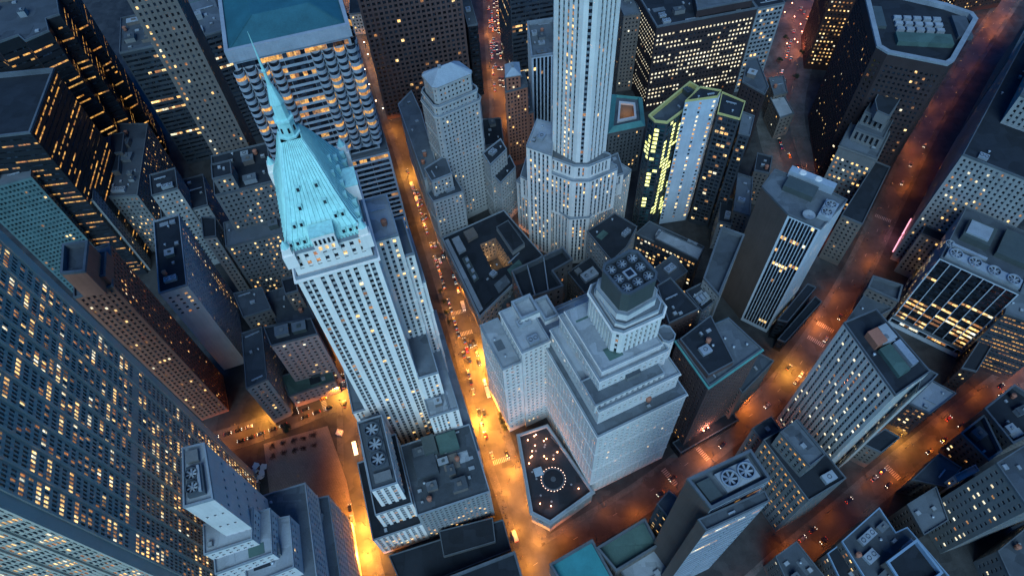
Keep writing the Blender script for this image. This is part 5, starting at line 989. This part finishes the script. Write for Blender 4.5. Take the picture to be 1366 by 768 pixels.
# ------------------------------------------------------------------ lantern terrace with its ring pool
TR = [Vector(p) for p in TERR]; zt = 16.82
emit('bulb', (1,.60,.45), 6.0); emit('lantern_glow', (1,.42,.2), 16.0)
pc = TR[0]
pool = thing('ring_pool', 'dark round pool ringed by tiny bulbs on the lantern lit roof terrace', 'pool', (pc.x,pc.y,zt))
m = MB(); m.tube((0,0,0), 6.6, 5.8, .7, 32); m.obj('rim', 'steeldark', pool)
m = MB(); m.cyl((0,0,.35), 5.8, .06, 32); m.obj('water', 'blackmetal', pool); m = MB(); m.cyl((0,0,.3), 1.5, .5, 16); m.obj('fountain', 'steeldark', pool)
m = MB()
for k in range(24): a = k*2*math.pi/24; m.cyl((7.0*math.cos(a),7.0*math.sin(a),.3), .16, .3, 6)
m.obj('bulb', 'bulb', pool)
rg = random.Random(8); tp = [b for b in BL if b[0] == 'terrace_bank'][0][3][0][0]; tin = inset(tp, 3.0); k = 0
xs = [p[0] for p in tin]; ys = [p[1] for p in tin]
PLm = MB(); PLm.cyl((0,0,0), .06, 1.0, 6); PLM = PLm.mesh('stand', 'steeldark'); g = MB(); g.cyl((0,0,1.0), .28, .55, 8); g.cyl((0,0,1.55), .3, .15, 8, 0, .05); GLM = g.mesh('lantern_glass', 'lantern_glow')
TBm = MB(); TBm.cyl((0,0,0), .08, .72, 6); TBm.cyl((0,0,.72), .6, .05, 12); TBM = TBm.mesh('table_top', 'greyblue')
ll = bpy.data.lights.new('lantern_light', 'POINT'); ll.energy = 55*LAMP_W; ll.color = (1,.42,.18); ll.shadow_soft_size = .25
while k < 26:
    q = Vector((rg.uniform(min(xs),max(xs)), rg.uniform(min(ys),max(ys))))
    if not inside(tin, q) or (q-pc).length < 8.2: continue
    if k < 17:
        r = thing('table_lantern', 'glowing orange lantern on the roof terrace around the ring pool', 'lantern', (q.x,q.y,zt), 'lanterns on the roof terrace'); link(bpy.data.objects.new('stand', PLM), r); h = link(bpy.data.objects.new('lantern_glass', GLM), r)
        l = link(bpy.data.objects.new('lantern_light', ll), h); l.location = (0,0,2.1)
    else:
        o = link(bpy.data.objects.new('round_table', TBM)); o.location = (q.x,q.y,zt); o['label'] = 'small round table on the lantern lit roof terrace'; o['category'] = 'table'; o['group'] = 'tables on the roof terrace'
    k += 1
tr = thing('planter_box', 'long dark planter wall between the roof terrace and the setback tower', 'planter', (0,0,0)); a, b = TR[2], TR[5]; d = (b-a).normalized(); m = MB(); mid_ = (a+b)/2+Vector((d.y,-d.x))*-4; m.box((mid_.x,mid_.y,zt+.8), ((b-a).length,1.6,1.6), math.atan2(d.y,d.x)); m.obj('box', 'steeldark', tr)
dk = thing('terrace_canopy', 'square pale blue canopy near the middle of the roof terrace', 'canopy', (TR[3].x+6,TR[3].y+4,zt)); m = MB(); m.box((0,0,2.6), (5,5,.25), .25); m.obj('top', 'slate', dk); m = MB(); [m.box((x*math.cos(.25)-y*math.sin(.25),x*math.sin(.25)+y*math.cos(.25),1.25), (.12,.12,2.5)) for x in (-2.2,2.2) for y in (-2.2,2.2)]; m.obj('post', 'steeldark', dk)

# ------------------------------------------------------------------ plaza sculpture, kiosk, van, sign, flames, yard lamp
p = PT['sculpt'][0]; sq = thing('plaza_sculpture', 'lumpy white sculpture with black outlines on stalks at the plaza corner by the gridded slab', 'sculpture', (p[0],p[1],.45)); rg = random.Random(4)
m = MB()
for k in range(7):
    a = k*.9; rr = 1.2+1.6*((k*37)%10)/10; x, y, z = rr*2*math.cos(a), rr*2*math.sin(a), 6+rg.uniform(-1.5,3)
    n_ = 9; pts = [(x+(2.2+rg.uniform(-.6,.6))*math.cos(t*2*math.pi/n_), y+(2.2+rg.uniform(-.6,.6))*math.sin(t*2*math.pi/n_)) for t in range(n_)]
    m.prism(pts, z, z+.7, 1, 0, True); pin = inset(pts, .25)
m.obj('cap', ['carwhite','tar'], sq); m = MB(); [m.cyl((1.6*math.cos(k*1.57),1.6*math.sin(k*1.57),0), .5, 6.5, 8, 0, .3) for k in range(4)]; m.obj('stalk', 'carwhite', sq)
for hx, hy, he, lb in HOT:
    street_lamp(hx, hy, rl.uniform(0,6), lb, None, (1,.40,.05), he, ('hot',he))
p = PT['kiosk'][0]; kk = thing('kiosk', 'small pale kiosk with a pitched roof on the narrow orange street by the plaza', 'kiosk', (p[0],p[1],.12), None, -.3); m = MB(); m.box((0,0,1.3), (3.4,3.0,2.6)); m.obj('wall', 'pale', kk); m = MB(); m.box((0,0,2.95), (4.0,3.6,.7), 0, 0, .35); m.obj('roof', 'pale', kk)
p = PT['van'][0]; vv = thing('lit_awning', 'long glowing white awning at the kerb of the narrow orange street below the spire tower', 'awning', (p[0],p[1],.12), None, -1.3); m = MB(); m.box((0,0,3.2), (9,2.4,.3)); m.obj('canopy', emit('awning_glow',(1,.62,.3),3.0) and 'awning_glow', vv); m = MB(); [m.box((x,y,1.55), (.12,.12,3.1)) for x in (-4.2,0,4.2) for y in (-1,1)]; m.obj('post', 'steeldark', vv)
b = [b for b in BL if b[0] == 'long_white_building'][0][3][0][0]
emit('pinkglow', (1,.36,.45), 1.5)
a, c = V2(b[0]), V2(b[3]); d = (c-a).normalized(); nn_ = Vector((-d.y,d.x)); nn_ = nn_ if nn_.dot(V2(b[1])-a) < 0 else -nn_
sg = thing('lit_sign', 'long glowing pink and white strip sign at the foot of the long pale building', 'sign', (a.x,a.y,0)); rz = math.atan2(d.y,d.x)
for k in range(2):
    m = MB(); q = d*(9+19*k)+nn_*1.0; m.box((q.x,q.y,7.5), (16,.6,2.4), rz); m.obj('sign_panel', 'pinkglow', sg); m = MB(); m.box((q.x,q.y,5.7), (16.4,1.3,.4), rz); m.obj('sign_frame', 'steeldark', sg)
ld = bpy.data.lights.new('sign_light', 'POINT'); ld.energy = 300*LAMP_W; ld.color = (1,.35,.5); l = link(bpy.data.objects.new('sign_light', ld), sg); q = d*18+nn_*4; l.location = (q.x,q.y,7)
for p in PT['yard']:
    globe_lamp(p[0], p[1], 'bright work lamp over the yard beside the white skylight strips', None, 'lampwhite', 2600, 5.0, 18.1)
for i, p in enumerate(PT['flames'][:3]):
    globe_lamp(p[0]+2, p[1]-3, 'bright orange lamp on the podium below the green corniced block', 'lamps on the low podium', 'lampred', 420, 3.2, 8.2)
print('individual windows', n_ind, 'objects', len(bpy.data.objects))
